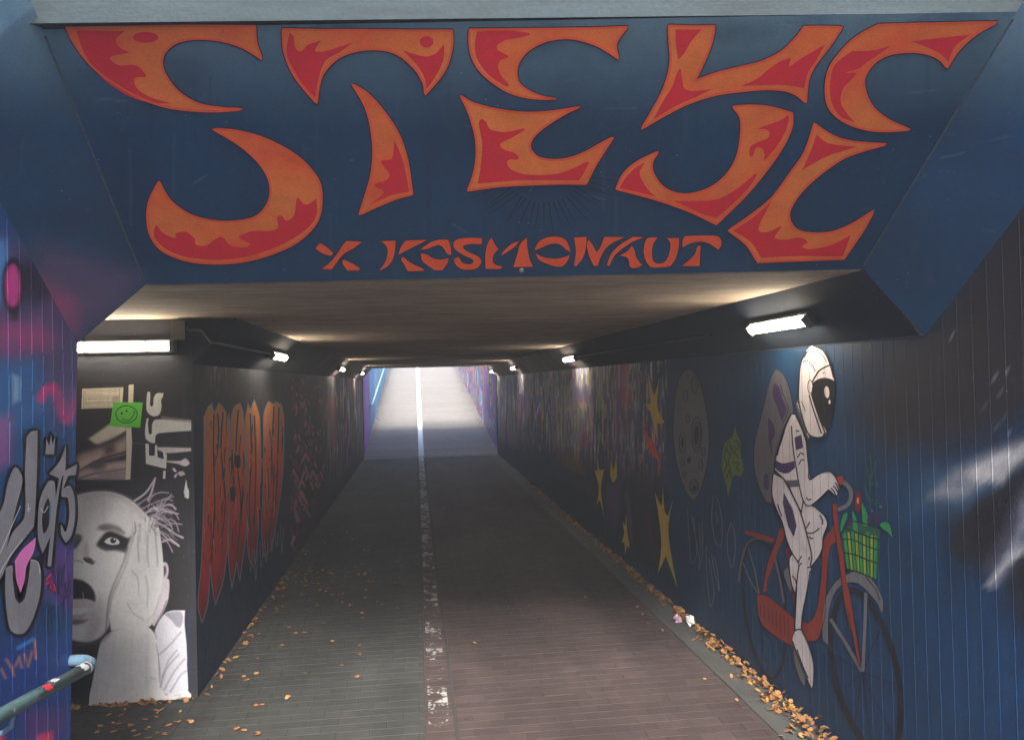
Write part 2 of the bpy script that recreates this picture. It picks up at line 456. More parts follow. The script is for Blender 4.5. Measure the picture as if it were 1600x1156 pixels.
# near ramp and far ramp, ground level beyond
m_ramp = brick_mat('ramp_paving', (.215, .20, .185, 1), (.26, .24, .22, 1), True, True)
m_rampn = brick_mat('near_ramp_paving', (.09, .075, .07, 1), (.12, .10, .095, 1), True)
def ramp_strip(name, y0, y1, mt, dy):
    ys = np.arange(y0, y1+1e-6, dy); mb = MB()
    for i in range(len(ys)-1):
        a, b = ys[i]+.006, ys[i+1]-.006; za, zb = ramp_z(a), ramp_z(b)
        for x0, x1 in ((XL, XM0), (XM0+.005, XR)):
            c = random.random()
            mb.add([(x0, a, za), (x1, a, za), (x1, b, zb), (x0, b, zb)], [(0, 1, 2, 3)], (c, c, c))
        mb.add([(XL, ys[i], ramp_z(ys[i])-.015), (XR, ys[i], ramp_z(ys[i])-.015), (XR, ys[i+1], ramp_z(ys[i+1])-.015), (XL, ys[i+1], ramp_z(ys[i+1])-.015)], [(0, 1, 2, 3)], (.2, .2, .2))
    return tag(mb.build(name, mt), kind='structure')
ramp_strip('far_ramp', YE+.12, YE+.12+29, m_ramp, .25)
ramp_strip('near_ramp', 3.3-29.25, 3.3, m_rampn, .25)
# drain across the path at the far portal
dr = empty('drain_channel', (0, YE, 0)); tag(dr, 'narrow metal drain across the path where the bright ramp starts', 'drain')
m_steel = plain_mat('galvanised_steel', (.45, .46, .47, 1), .4, .7)
MB().box(XL+.02, XR-.02, .0, .02, -.05, .008).build('drain_edge', m_steel, dr)
MB().box(XL+.02, XR-.02, .10, .12, -.05, .008).build('drain_edge', m_steel, dr)
g = MB()
for i in range(120):
    x = XL+.03+i*(XR-XL-.06)/120; g.box(x, x+.02, .022, .098, -.02, .002)
g.build('drain_grate', m_steel, dr)
# street level around the cutting
m_grass = concrete_mat('grass_ground', (.045, .07, .02, 1), (.09, .08, .035, 1), (3, 3, 3), .95)
gr = MB()
WT = .4
for x0, x1, y0, y1 in ((XR+WT, 300, -300, 400), (-300, XL-WT-7, -300, 400), (XL-WT-7, XL-WT, YP+.5, 400), (XL-WT-7, XL-WT, -300, 1.6),
                       (XL-WT, XR+WT, 2.95, YE-.7), (XL-3.0, XL-WT, 1.6, YP+.5), (XL-WT, XR+WT, YE+29, 400), (XL-WT, XR+WT, -300, -25.9)):
    gr.add([(x0, y0, GL), (x1, y0, GL), (x1, y1, GL), (x0, y1, GL)], [(0, 1, 2, 3)])
tag(gr.build('ground', m_grass), kind='structure')

# ---- walls with formwork ribs
PITCH = .09
def rib_columns(y0, y1, fine_to=9.0):
    us, off = [y0], [0.0]; k = math.ceil(y0/PITCH)
    while k*PITCH < y1-.01:
        yk = k*PITCH
        if yk-.004 > us[-1]:
            us += [yk-.003, yk, yk+.003]; off += [0, .0010, 0]
            if yk < fine_to:
                for q in (.03, .06): us.append(yk+q); off.append(0)
            else: us.append(yk+.045); off.append(0)
        k += 1
    us = [(u, o) for u, o in zip(us, off) if u < y1]+[(y1, 0)]
    return np.array([u[0] for u in us]), np.array([u[1] for u in us])
m_wall = paint_mat('painted_wall', attr=True, ribs=True, rough=.6, var=.3)
m_canvas = paint_mat('sprayed_wall', attr=True, rough=.55, var=.18)
m_raw = concrete_mat('raw_concrete', (.30, .27, .24, 1), (.22, .20, .18, 1), (.5, 4, 1))
def solid(mb_args, name, mat, parent):
    return MB().box(*mb_args).build(name, mat, parent)
def wall_face(name, x, side, y0, y1, zt, colour_fn, parent, rows_n=120, z0=-.05, fine_to=9.0, top=None):
    us, off = rib_columns(y0, y1, fine_to)
    offd = dict(zip(np.round(us, 6), off))
    vs = np.linspace(0, 1, rows_n)
    def fn(U, V):
        o = np.array([offd[round(u, 6)] for u in us]); o = np.repeat(o, len(vs))
        zt_ = zt if top is None else np.array([top(u) for u in U])
        zb = np.array([ramp_z(u) for u in U])+z0
        return np.stack([x+side*o, U, zb+(zt_-zb)*V], 1)
    P, Q = grid(us, vs, fn)
    if side < 0: Q = Q[:, ::-1]
    px = to_px(P); C = colour_fn(px, P)
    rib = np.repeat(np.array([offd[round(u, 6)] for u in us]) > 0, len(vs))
    C[rib] = C[rib]*1.25+.004  # ribs coloured lighter, imitating fins that catch light
    return np_mesh(name, P, Q, m_wall, np.clip(C, .004, .85), parent)

def V2(s): return [tuple(map(float, p.rstrip('*').split(','))) for p in s.split()]
def base_c(px, c): return np.tile(larr(c), (len(px), 1))
def streaks(C, px, P, x0, x1, ytop, ybot, amt, seed, freq=.55):
    """old tags merged into streaks at this angle, with painted light on rib sides"""
    n = vnoise(px[:, 0]*freq, px[:, 1]*.025, seed); n2 = vnoise(px[:, 0]*freq*2.1, px[:, 1]*.06, seed+5)
    m = (px[:, 0] > x0) & (px[:, 0] < x1)
    f = np.clip((px[:, 0]-x0)/25, 0, 1)*np.clip((x1-px[:, 0])/25, 0, 1)*np.clip((ybot(px[:, 0])-px[:, 1])/60, 0, 1)*m
    pal = np.array([larr(c) for c in ((120, 70, 95), (60, 100, 110), (130, 115, 85), (95, 60, 120), (40, 60, 95), (140, 135, 140), (40, 35, 45), (45, 60, 50))])
    pick = (vnoise(px[:, 0]*freq*.5, px[:, 1]*.012, seed+9)*len(pal)*.999).astype(int)
    a = (np.clip((n-.48)*4.5, 0, 1)*.6+np.clip((n2-.58)*6, 0, 1)*.6)*f*amt
    a = np.clip(a, 0, .9)[:, None]
    return C*(1-a)+pal[pick]*2.8*a

def right_colour(px, P):
    C = base_c(px, (7, 50, 84)); x, y = px[:, 0], px[:, 1]
    n = vnoise(x*.02, y*.012, 3)[:, None]; C = C*(.8+.45*n)
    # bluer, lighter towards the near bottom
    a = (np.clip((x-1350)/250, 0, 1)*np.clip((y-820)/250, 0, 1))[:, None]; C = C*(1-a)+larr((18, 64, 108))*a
    # black fade towards the upper right
    spray(C, px, V2('1445,500 1700,100 1700,640 1600,655 1500,705 1380,712 1330,650 1380,560'), (33, 31, 36), 50)
    spray(C, px, V2('1480,800 1560,750 1700,740 1700,1010 1590,980 1560,900 1500,880'), (30, 29, 36), 38)
    # nebula
    spray(C, px, V2('1425,800 1450,740 1500,725 1560,715 1560,760 1500,800'), (60, 92, 122), 26, .8, rough=.4)
    spray(C, px, V2('1452,778 1490,738 1550,706 1650,670 1700,650 1700,700 1600,722 1575,740 1540,752 1500,778'), (150, 152, 156), 13, .8, rough=.5)
    spray(C, px, V2('1510,738 1550,715 1600,694 1700,655 1700,690 1600,714 1578,730 1570,752 1562,758 1554,750 1530,752'), (226, 224, 222), 6, .85, rough=.35)
    spray(C, px, V2('1495,822 1530,782 1552,764 1572,760 1585,735 1640,712 1700,705 1700,790 1590,830 1540,860 1500,880 1480,850'), (26, 26, 34), 9, .9)
    spray(C, px, V2('1400,770 1470,790 1440,840 1400,830'), (22, 60, 98), 30, .5)
    line_spray(C, px, V2('1680,740 1610,780 1590,830 1560,890'), 26, (96, 100, 122), 16, .75)
    line_spray(C, px, V2('1660,760 1606,800 1585,860 1550,912'), 9, (160, 165, 182), 8, .7)
    line_spray(C, px, V2('1615,845 1570,882 1543,915'), 5, (200, 204, 214), 4, .7)
    line_spray(C, px, V2('1640,830 1600,855 1575,870'), 10, (190, 194, 206), 8, .6)
    line_spray(C, px, V2('1700,760 1640,790 1600,790'), 8, (170, 172, 186), 9, .6)
    rd = random.Random(9)
    for _ in range(60):
        q = (rd.gauss(1570, 35), rd.gauss(700, 120)); spray(C, px, ellipse(q[0], q[1], rd.uniform(.8, 2.2), rd.uniform(.8, 2.2), 8), (150, 154, 166), 1.2, .6)
    # dots of spray
    # far part: old pieces, seen as streaks
    for pts, c, s, al in (
        ('700,560 1040,540 1040,900 930,860 860,800 780,720', (30, 32, 44), 14, .8),
        ('860,580 912,575 905,700 866,700', (92, 92, 88), 5, .9), ('866,700 905,705 915,745 880,728', (80, 62, 42), 5, .8),
        ('862,585 905,582 900,600 865,603', (25, 25, 32), 3, .8),
        ('955,565 982,562 985,690 960,700', (110, 60, 62), 8, .7), ('970,570 990,568 982,640 972,640', (140, 72, 62), 5, .7),
        ('905,640 925,640 925,700 905,705', (92, 38, 72), 5, .8), ('902,575 916,572 918,660 904,668', (50, 75, 72), 5, .7),
        ('915,580 924,580 926,670 920,680', (120, 110, 52), 3, .8),
        ('930,570 948,570 946,640 935,640', (115, 120, 110), 5, .7), ('955,640 1000,620 990,730 965,760 950,730', (58, 48, 72), 8, .7),
        ('990,720 1030,700 1040,800 1020,880 985,840', (40, 30, 50), 12, .9),
        ('948,760 968,755 968,810 958,828 947,812', (72, 50, 92), 4, .9), ('976,770 982,760 990,850 985,845', (84, 70, 96), 2, .8),
        ('1010,805 1015,800 1020,850 1015,845', (90, 35, 70), 3, .7),
        ('875,740 930,760 930,800 900,800', (48, 38, 58), 8, .8),
        ('790,590 805,588 808,700 795,705', (88, 80, 70), 4, .7), ('780,600 788,600 790,690 783,690', (110, 65, 80), 3, .6),
        ('730,575 760,575 770,640 745,620', (90, 70, 130), 6, .8)):
        spray(C, px, V2(pts), c, s, al)
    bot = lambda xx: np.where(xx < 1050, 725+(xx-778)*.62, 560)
    g_ = (1+.7*np.clip((1060-x)/60, 0, 1)*np.clip((820-y)/100, 0, 1))[:, None]; C = C*g_  # far upper wall colours brightened to offset the dim interior light
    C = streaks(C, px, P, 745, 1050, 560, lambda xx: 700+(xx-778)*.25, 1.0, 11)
    C = streaks(C, px, P, 755, 940, 560, lambda xx: 700+(xx-778)*.15, .8, 31, .8)
    # the plain night-blue skirting along the floor
    d = P[:, 2]; a = (np.clip((.62-d)/.25, 0, 1)*(P[:, 1] < YE))[:, None]*.85
    a = a*np.clip((P[:, 1]-7.5)/3, 0, 1)[:, None]
    C = C*(1-a)+larr((17, 34, 56))*a
    return C
def left_colour(px, P):
    C = base_c(px, (24, 36, 54)); x, y = px[:, 0], px[:, 1]
    C *= (.8+.4*vnoise(x*.03, y*.015, 4))[:, None]
    spray(C, px, V2('300,560 450,590 450,640 300,630'), (34, 33, 40), 20)
    spray(C, px, V2('448,590 600,590 600,760 450,900'), (36, 32, 42), 8)
    C = streaks(C, px, P, 316, 358, 570, lambda xx: 620+0*xx, .8, 3, .5)
    C = streaks(C, px, P, 500, 575, 590, lambda xx: 790-(xx-500)*1.2, 1.0, 21, .8)
    spray(C, px, V2('512,620 522,615 528,700 516,705'), (110, 50, 70), 4, .7)
    spray(C, px, V2('305,900 448,800 448,900 300,1110'), (17, 38, 62), 18, .9)
    return C

rw = empty('right_wall', (XR, YE/2, 0)); rw.name = 'concrete_wall'
tag(rw, 'long right hand tunnel wall of ribbed concrete painted night blue with the bicycle mural', 'wall')
def place_child(o, par):
    o.parent = par; o.matrix_parent_inverse = Matrix.Translation(-Vector(par.location))
    return o
def right_top(u): return ZH if u > BR[1] else min(ZH+(BR[1]-u)*.737/.96, GL+.15)
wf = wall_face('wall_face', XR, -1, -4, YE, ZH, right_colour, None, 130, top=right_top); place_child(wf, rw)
place_child(solid((XR+.004, XR+WT, -26, YE, -.3, GL-.004), 'wall_core', m_raw, None), rw)
lw = empty('concrete_wall', (XL, YE/2, 0)); tag(lw, 'left tunnel wall beyond the poster corner with orange flame piece and pink strokes', 'wall')
wf = wall_face('wall_face', XL, 1, YP, YE, ZH, left_colour, None, 130, fine_to=8); place_child(wf, lw)
place_child(solid((XL-WT, XL-.004, YP+.3, YE, -.3, ZC), 'wall_core', m_raw, None), lw)

# haunches: sloping planes between wall and ceiling
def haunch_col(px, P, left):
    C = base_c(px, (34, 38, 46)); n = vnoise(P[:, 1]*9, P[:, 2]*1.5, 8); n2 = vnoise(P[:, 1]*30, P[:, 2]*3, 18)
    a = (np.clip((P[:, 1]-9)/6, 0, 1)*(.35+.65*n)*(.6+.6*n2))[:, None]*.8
    C = C*(1-a)+larr((150, 134, 138))*a  # paler towards the exit: daylight on the haunch put into its colour
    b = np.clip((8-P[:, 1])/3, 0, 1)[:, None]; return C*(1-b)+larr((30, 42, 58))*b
m_haunch = paint_mat('painted_haunch', attr=True, rough=.75, var=.35)
def haunch(xw, xt, y0, y1, par, left):
    us = np.arange(y0, y1, .06); us = np.append(us, y1); vs = np.linspace(0, 1, 9)
    P, Q = grid(us, vs, lambda U, V: np.stack([xw+(xt-xw)*V, U, ZH+(ZC-ZH)*V], 1))
    if not left: Q = Q[:, ::-1]
    o = np_mesh('haunch', P, Q, m_haunch, np.clip(haunch_col(to_px(P), P, left), .004, .8), None); place_child(o, par)
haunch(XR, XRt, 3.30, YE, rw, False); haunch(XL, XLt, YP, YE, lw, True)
o = MB().poly([(XL, YP-.001, ZH), (XLt, YP-.001, ZC), (XL, YP-.001, ZC)]).build('haunch_end', paint_mat('night_paint', NIGHT, .7), None); place_child(o, lw)

# ceiling of wide cast slabs
m_ceil = concrete_mat('ceiling_concrete', (.48, .385, .30, 1), (.32, .255, .20, 1), (.6, 2.2, 1), .9)
ce = MB(); ce.box(XL-3.0, XR+.1, 3.95, YE, ZC+.052, ZC+.5)
ceiling = tag(ce.build('ceiling', m_ceil), kind='structure')
ys = [3.36, 4.42]
while ys[-1] < YE: ys.append(min(ys[-1]+1.3, YE))
for i in range(len(ys)-1):
    a, b = ys[i]+.008, ys[i+1]-.008; xl = XL-3 if b < YP+.6 else XLt-.05
    mb = MB(); zb = ZC+random.uniform(-.003, .003)
    if i == 0: mb.add([(xl, 3.72, zb), (XLt, 3.72, zb), (XRt+.02, 3.33, zb), (XRt+.02, b, zb), (xl, b, zb), (xl, 3.72, zb+.05), (xl, b, zb+.05), (XRt+.02, b, zb+.05), (XRt+.02, 3.33, zb+.05), (XLt, 3.72, zb+.05)],
                      [(0, 4, 3, 2, 1), (5, 9, 8, 7, 6), (0, 1, 9, 5), (1, 2, 8, 9), (3, 4, 6, 7)])
    else: mb.box(xl, XRt+.02, a, b, zb, zb+.04)
    mb.build('ceiling_slab', m_ceil, ceiling)

# poster wall across the passage
pw = empty('concrete_wall', (-3.2, YP, 0)); tag(pw, 'end wall of the side passage covered by the black and white poster', 'wall')
def poster_wall_c(px, P):
    C = base_c(px, (36, 37, 44)); a = np.clip((px[:, 1]-1080)/25, 0, 1)[:, None]; return C*(1-a)+larr((60, 55, 52))*a
us = np.linspace(XL-7, XL, 60); vs = np.linspace(0, ZC+.05, 30)
P, Q = grid(us, vs, lambda U, V: np.stack([U, YP+0*U, V], 1))
o = np_mesh('wall_face', P, Q, m_canvas, poster_wall_c(to_px(P), P), None); place_child(o, pw)
place_child(solid((XL-7, XL-.004, YP+.004, YP+.3, -.3, ZC+1.0), 'wall_core', m_raw, None), pw)
tag(solid((XL-7.4, XL-7, 1.6, YP+.3, -.3, GL-.01), 'retaining_wall', m_raw, None), 'bare concrete wall closing the side passage on the left', 'wall')

# near left wall (wing) with sprayed piece; edge leans a little
def wing_top(u): return min(GL+.15, ZH+.07+max(0, (YW-u))*.7677)
def wing_colour(px, P):
    C = base_c(px, (28, 66, 112)); x, y = px[:, 0], px[:, 1]
    C *= (.85+.35*vnoise(x*.03, y*.02, 12))[:, None]
    spray(C, px, V2('-300,-200 70,-20 60,5 0,55 -300,200'), (120, 165, 215), 8)  # sky-lit top corner painted as a light blue wedge
    spray(C, px, V2('-60,360 20,372 90,380 130,430 140,640 90,660 60,560 -60,600'), (74, 62, 98), 26, .8)
    spray(C, px, V2('-60,355 8,378 14,430 -60,600'), (70, 130, 190), 14, .9)
    spray(C, px, V2('-60,515 10,508 60,510 80,525 70,540 20,548 -60,550'), (150, 62, 112), 30, .85, rough=.5)
    spray(C, px, V2('60,430 125,440 150,480 120,505 70,490'), (92, 60, 100), 22, .6)
    spray(C, px, V2('0,560 60,565 70,640 -10,700 -60,640'), (46, 92, 142), 18, .8)
    spray(C, px, V2('20,585 30,590 30,625 20,630'), (130, 170, 210), 6, .7)
    line_spray(C, px, V2('64,622 72,608 84,606 92,622 98,645 104,655 112,640 120,632'), 11, (190, 48, 108), 6, .85)
    spray(C, px, V2('-40,660 16,650 14,720 -40,760'), (150, 80, 130), 16, .6)
    spray(C, px, V2('80,620 130,600 130,670 100,650'), (105, 70, 120), 14, .6)
    spray(C, px, V2('60,840 130,860 120,960 70,930'), (84, 52, 120), 12, .8)
    spray(C, px, V2('-60,1000 30,1000 120,1000 120,1200 -60,1200'), (22, 54, 122), 30, .9)
    spray(C, px, V2('40,1110 100,1110 98,1150 40,1160'), (110, 40, 90), 18, .4)
    spray(C, px, V2('58,1148 82,1142 82,1175 58,1175'), (230, 60, 110), 5, .9)
    spray(C, px, V2('-20,1148 6,1142 10,1170 -20,1170'), (230, 50, 90), 3, .9)
    for p in ('2,1045 8,1058', '10,1030 20,1045 22,1055', '24,1040 30,1026 34,1042', '38,1022 44,1040 50,1018', '54,1000 56,1028'):
        line_spray(C, px, V2(p), 4, (150, 105, 90), 1.5, .8)
    line_spray(C, px, V2('28,1012 42,1004 52,998'), 5, (60, 120, 210), 2, .9)
    # dark blob with pink heart
    spray(C, px, ellipse(48, 440, 40, 34), (22, 24, 38), 18, .85); spray(C, px, ellipse(20, 446, 17, 44), (16, 16, 28), 4)
    spray(C, px, ellipse(20, 447, 11, 34), (180, 60, 130), 5)
    spray(C, px, V2('14,480 30,480 28,500 18,500'), (16, 16, 26), 5, .8)
    return C
ww = empty('concrete_wall', (XL, 1.2, 0)); tag(ww, 'near left wall sprayed blue and purple with silver lettering above the green handrail', 'wall')
us = np.concatenate([np.linspace(-26, 2.6, 60), np.linspace(2.62, YW, 170)]); vs = np.linspace(0, 1, 460)
def wfn(U, V):
    lean = np.clip((U-2.62)/(YW-2.62), 0, 1)
    zt = np.array([wing_top(u) for u in us]); zb = np.array([ramp_z(u) for u in us])-.05
    Z = np.repeat(zb, len(vs))+np.repeat(zt-zb, len(vs))*V
    Y = U-.17*lean*np.clip((2.3-Z)/2.3, 0, 1)
    rib = (np.abs((Y/PITCH) % 1-.5) < .03)*.0015*(U > 2.6)
    return np.stack([XL+rib, Y, Z], 1)
P, Q = grid(us, vs, wfn)
o = np_mesh("wall_face", P, Q, m_canvas, np.clip(wing_colour(to_px(P), P), .004, .85), None); place_child(o, ww)
place_child(solid((XL-WT, XL-.004, -26, 3.45, -.3, 2.6), 'wall_core', m_raw, None), ww)
place_child(solid((XL-7, XL-WT, 3.2, 3.45, -.3, ZC+.5), 'passage_wall', m_raw, None), ww)
# retaining walls above the wing, up to street level
# left/right bands = the haunch carried up along the sloping portal face
def lint_colour(px, P):
    C = base_c(px, (7, 50, 80)); x, y = px[:, 0], px[:, 1]
    C *= (.85+.3*vnoise(x*.01, y*.01, 21))[:, None]
    C *= (.94+.12*vnoise(x*.12, y*.12, 22))[:, None]
    spray(C, px, V2('-300,-200 70,-20 60,5 0,55 -300,200'), (120, 165, 215), 6)  # same sky-lit corner wedge, painted in light blue
    a = (np.clip((210-y)/210, 0, 1)**1.4*.95)[:, None]; C = C*(1-a)+larr((92, 120, 134))*a  # lens glare veil painted as a pale teal gradient towards the top
    rd = random.Random(12)
    for _ in range(70):
        x0_, y0_ = rd.uniform(0, 1600), rd.uniform(20, 420); l_ = rd.uniform(15, 120)
        line_spray(C, px, [(x0_, y0_), (x0_+rd.uniform(-4, 4), y0_+l_)], rd.uniform(1, 5), rd.choice([(8, 34, 62), (34, 66, 96), (10, 30, 52), (60, 84, 104)]), 3, rd.uniform(.15, .45))
    for _ in range(26):
        x0_, y0_ = rd.uniform(60, 1560), rd.uniform(30, 420)
        line_spray(C, px, [(x0_, y0_), (x0_+rd.uniform(-60, 60), y0_+rd.uniform(-14, 14))], 1.2, (96, 112, 126), 1.2, rd.uniform(.2, .5))
    for _ in range(40):
        spray(C, px, ellipse(rd.uniform(0, 1600), rd.uniform(0, 440), rd.uniform(15, 70), rd.uniform(10, 40), 10), rd.choice([(10, 40, 72), (26, 62, 96)]), 16, rd.uniform(.15, .4), rough=.5)
    spray(C, px, V2('60,385 130,400 215,430 190,480 120,530 60,470'), (84, 66, 98), 34, .7)
    spray(C, px, V2('40,420 120,470 118,520 40,500'), (150, 62, 104), 20, .5)
    return C
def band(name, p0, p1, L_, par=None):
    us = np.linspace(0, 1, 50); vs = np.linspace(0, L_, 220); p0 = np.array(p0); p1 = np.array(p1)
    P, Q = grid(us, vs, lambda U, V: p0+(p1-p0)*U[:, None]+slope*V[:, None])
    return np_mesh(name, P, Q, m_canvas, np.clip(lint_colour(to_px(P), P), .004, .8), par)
LT = 1.0
po = empty('portal_beam', (.4, 3.4, 2.6)); tag(po, 'sloping dark blue concrete portal beam over the tunnel mouth carrying the flame lettering', 'beam')
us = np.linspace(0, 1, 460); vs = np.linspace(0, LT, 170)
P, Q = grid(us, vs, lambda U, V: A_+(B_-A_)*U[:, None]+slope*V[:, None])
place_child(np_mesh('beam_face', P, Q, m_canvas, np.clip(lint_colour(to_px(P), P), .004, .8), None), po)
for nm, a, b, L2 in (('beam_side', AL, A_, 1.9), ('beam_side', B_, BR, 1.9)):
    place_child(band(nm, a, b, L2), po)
# fascia and ledge on top of the sloping face
m_fas = concrete_mat('fascia_concrete', (.011, .024, .031, 1), (.022, .038, .046, 1), (.3, 2, 2))
mb = MB()
def hexa(mb, a, b, d0, d1, h0, h1):
    dn = np.array([0, -1.0, 0]); zz = np.array([0, 0, 1.0])
    v = [a+dn*d0+zz*h0, b+dn*d0+zz*h0, b+dn*d1+zz*h0, a+dn*d1+zz*h0, a+dn*d0+zz*h1, b+dn*d0+zz*h1, b+dn*d1+zz*h1, a+dn*d1+zz*h1]
    mb.add(v, [(0, 3, 2, 1), (4, 5, 6, 7), (0, 1, 5, 4), (1, 2, 6, 5), (2, 3, 7, 6), (3, 0, 4, 7)])
hexa(mb, D_+np.array([-.25, 0, 0]), C_+np.array([.25, 0, 0]), -.3, .012, .003, .045); place_child(mb.build('ledge', m_fas, None), po)
mb = MB(); hexa(mb, D_+np.array([-.25, 0, 0]), C_+np.array([.25, 0, 0]), -.3, .0, .047, .95); place_child(mb.build('fascia', m_fas, None), po)
mb = MB(); hexa(mb, D_+np.array([-.4, 0, 0]), C_+np.array([.35, 0, 0]), -.35, .06, .953, 1.10); place_child(mb.build('coping', m_raw, None), po)
m_bead = plain_mat('pale_edge_bead_or_light_line', (.07, .10, .13, 1), .7, 0, .5, 60)
for a_, n_ in ((B_, 'right'), (A_, 'left')):
    place_child(MB().tube([a_+slope*.02+nS*.001, a_+slope*.98+nS*.001], .004, 6).build('edge_bead_or_light_line', m_bead, None), po)
place_child(MB().tube([(XR-.001, y, ZH+.001) for y in (3.3, 4, 5, 5.6)], .004, 6).build('edge_bead_or_light_line', m_bead, None), rw)  # pale tube added for the line of light along the haunch foot
# solid body of the beam behind its face
bk = MB(); q = np.array([0, .25, 0.03]); up = np.array([0, 0, .5])
bk.add([A_+q, B_+q, C_+q, D_+q, A_+q+up, B_+q+up], [(0, 1, 2, 3), (4, 5, 2, 3), (0, 1, 5, 4)]); place_child(bk.build('beam_core', m_raw, None), po)
bsh = MB(); bsh.box(XL-.3, XR+.3, 3.75, YE-.3, ZC+.55, GL-.006); place_child(bsh.build('deck', m_raw, None), po)
# gap cover above bands
# far portal beam
fp = tag(MB().box(XL-.4, XR+.4, YE, YE+.35, ZC, GL+.5).build('portal_beam', m_raw), 'far portal beam at the bright end of the tunnel', 'beam')
# far cutting walls
def far_left(px, P):
    C = base_c(px, (70, 120, 160)); y = P[:, 1]
    C[:] = larr((70, 112, 140), 2)
    a = np.clip((25.5-y)/.6, 0, 1)[:, None]; C = C*(1-a)+larr((130, 88, 160), 2)*a
    a = (np.clip((y-26.5)/.5, 0, 1)*np.clip((28-y)/.5, 0, 1))[:, None]; C = C*(1-a)+larr((50, 90, 150), 2)*a
    n = vnoise(y*1.4, P[:, 2]*.3, 2)[:, None]; C *= .6+.8*n
    return C
def far_right(px, P):
    y, z = P[:, 1], P[:, 2]
    pal = np.array([larr(c, 1.6) for c in ((90, 150, 160), (170, 170, 175), (140, 80, 150), (60, 110, 150), (180, 120, 90), (110, 70, 120), (150, 170, 160), (60, 60, 80))])
    n = vnoise(y*1.7+z*.6, z*1.3, 41); C = pal[(n*7.99).astype(int)]
    return C*(.7+.5*vnoise(y*6, z*3, 42))[:, None]
fl = empty('retaining_wall', (XL, 36, 0)); tag(fl, 'purple and light blue wall beside the far ramp, left of the daylight', 'wall')
o = wall_face('wall_face', XL, 1, YE+.35, YE+30, GL, far_left, None, 50, fine_to=0, top=lambda u: GL+.9); place_child(o, fl)
place_child(solid((XL-WT, XL-.004, YE+.355, YE+30, -.3, GL-.006), 'wall_core', m_raw, None), fl)
fr = empty('retaining_wall', (XR, 36, 0)); tag(fr, 'graffiti covered pale multicoloured wall beside the far ramp, right of the daylight', 'wall')
o = wall_face('wall_face', XR, -1, YE+.35, YE+30, GL, far_right, None, 60, fine_to=0, top=lambda u: GL+.9); place_child(o, fr)
place_child(solid((XR+.004, XR+WT, YE+.355, YE+30, -.3, GL-.006), 'wall_core', m_raw, None), fr)

# worn white line
def line_mat():
    m, N, L, b = new_mat('worn_line_paint')
    g = N.new('ShaderNodeNewGeometry'); s = N.new('ShaderNodeSeparateXYZ'); L.new(g.outputs['Position'], s.inputs[0])
    n1 = noise(N, L, 1.0, 4, pos(N, L, (9, 6, 1)), .65); n2 = noise(N, L, 45, 4, pos(N, L), .7); n3 = noise(N, L, 1.0, 3, pos(N, L, (1, 1.1, 1)))
    wear = ramp(N, L, math_(N, L, 'DIVIDE', s.outputs[1], 30.0), [(.14, grey(.34)), (.20, grey(.41)), (.4, grey(.44)), (.70, grey(.47)), (.80, grey(.75)), (.92, grey(1.1))])
    cut = math_(N, L, 'ADD', math_(N, L, 'MULTIPLY', n1, .62), math_(N, L, 'MULTIPLY', n2, .30))
    cut = math_(N, L, 'ADD', cut, math_(N, L, 'MULTIPLY', math_(N, L, 'SUBTRACT', n3, .5), .35))
    a = math_(N, L, 'LESS_THAN', cut, wear)
    # paint is gone from the joints between the paving courses
    fr = math_(N, L, 'PINGPONG', math_(N, L, 'SUBTRACT', s.outputs[1], 3.3), .05)
    a = math_(N, L, 'MULTIPLY', a, math_(N, L, 'MAXIMUM', math_(N, L, 'GREATER_THAN', fr, .006), math_(N, L, 'GREATER_THAN', s.outputs[1], 22.0)))
    col = mixc(N, L, ramp(N, L, math_(N, L, 'DIVIDE', s.outputs[1], 30.0), [(.15, grey(.35)), (.5, grey(.05)), (.72, grey(.2)), (.85, grey(1))]), (.13, .125, .12, 1), (.78, .77, .75, 1)); L.new(col, b.inputs['Base Color']); b.inputs['Roughness'].default_value = .6
    t = N.new('ShaderNodeBsdfTransparent'); mx = N.new('ShaderNodeMixShader'); out = N['Material Output'] if 'Material Output' in N else None
    L.new(a, mx.inputs[0]); L.new(t.outputs[0], mx.inputs[1]); L.new(b.outputs[0], mx.inputs[2]); L.new(mx.outputs[0], out.inputs[0])
    return m
mb = MB(); ys = list(np.arange(3.3, YE, .5))+[YE-.02]
for i in range(len(ys)-1): mb.add([(.035, ys[i], .004), (.165, ys[i], .004), (.165, ys[i+1], .004), (.035, ys[i+1], .004)], [(0, 1, 2, 3)])
ys = list(np.arange(YE+.13, YE+29, .5))
for i in range(len(ys)-1): mb.add([(.03, ys[i], ramp_z(ys[i])+.005), (.185, ys[i], ramp_z(ys[i])+.005), (.185, ys[i+1], ramp_z(ys[i+1])+.005), (.03, ys[i+1], ramp_z(ys[i+1])+.005)], [(0, 1, 2, 3)])
tag(mb.build('line_marking', line_mat()), kind='structure')

# thin haze volume added to imitate milky lens glare
hz = MB().box(-60, 60, -60, 160, -1.5, 14).build('added_glare_haze', None); tag(hz, kind='stuff')
hm = bpy.data.materials.new('glare_haze'); hm.use_nodes = True; hn = hm.node_tree; hn.nodes.clear()
hv = hn.nodes.new('ShaderNodeVolumePrincipled'); hv.inputs['Density'].default_value = HAZE; hv.inputs['Color'].default_value = (.80, .88, 1, 1); hv.inputs['Anisotropy'].default_value = .3
ho = hn.nodes.new('ShaderNodeOutputMaterial'); hn.links.new(hv.outputs[0], ho.inputs['Volume']); hz.data.materials.append(hm)
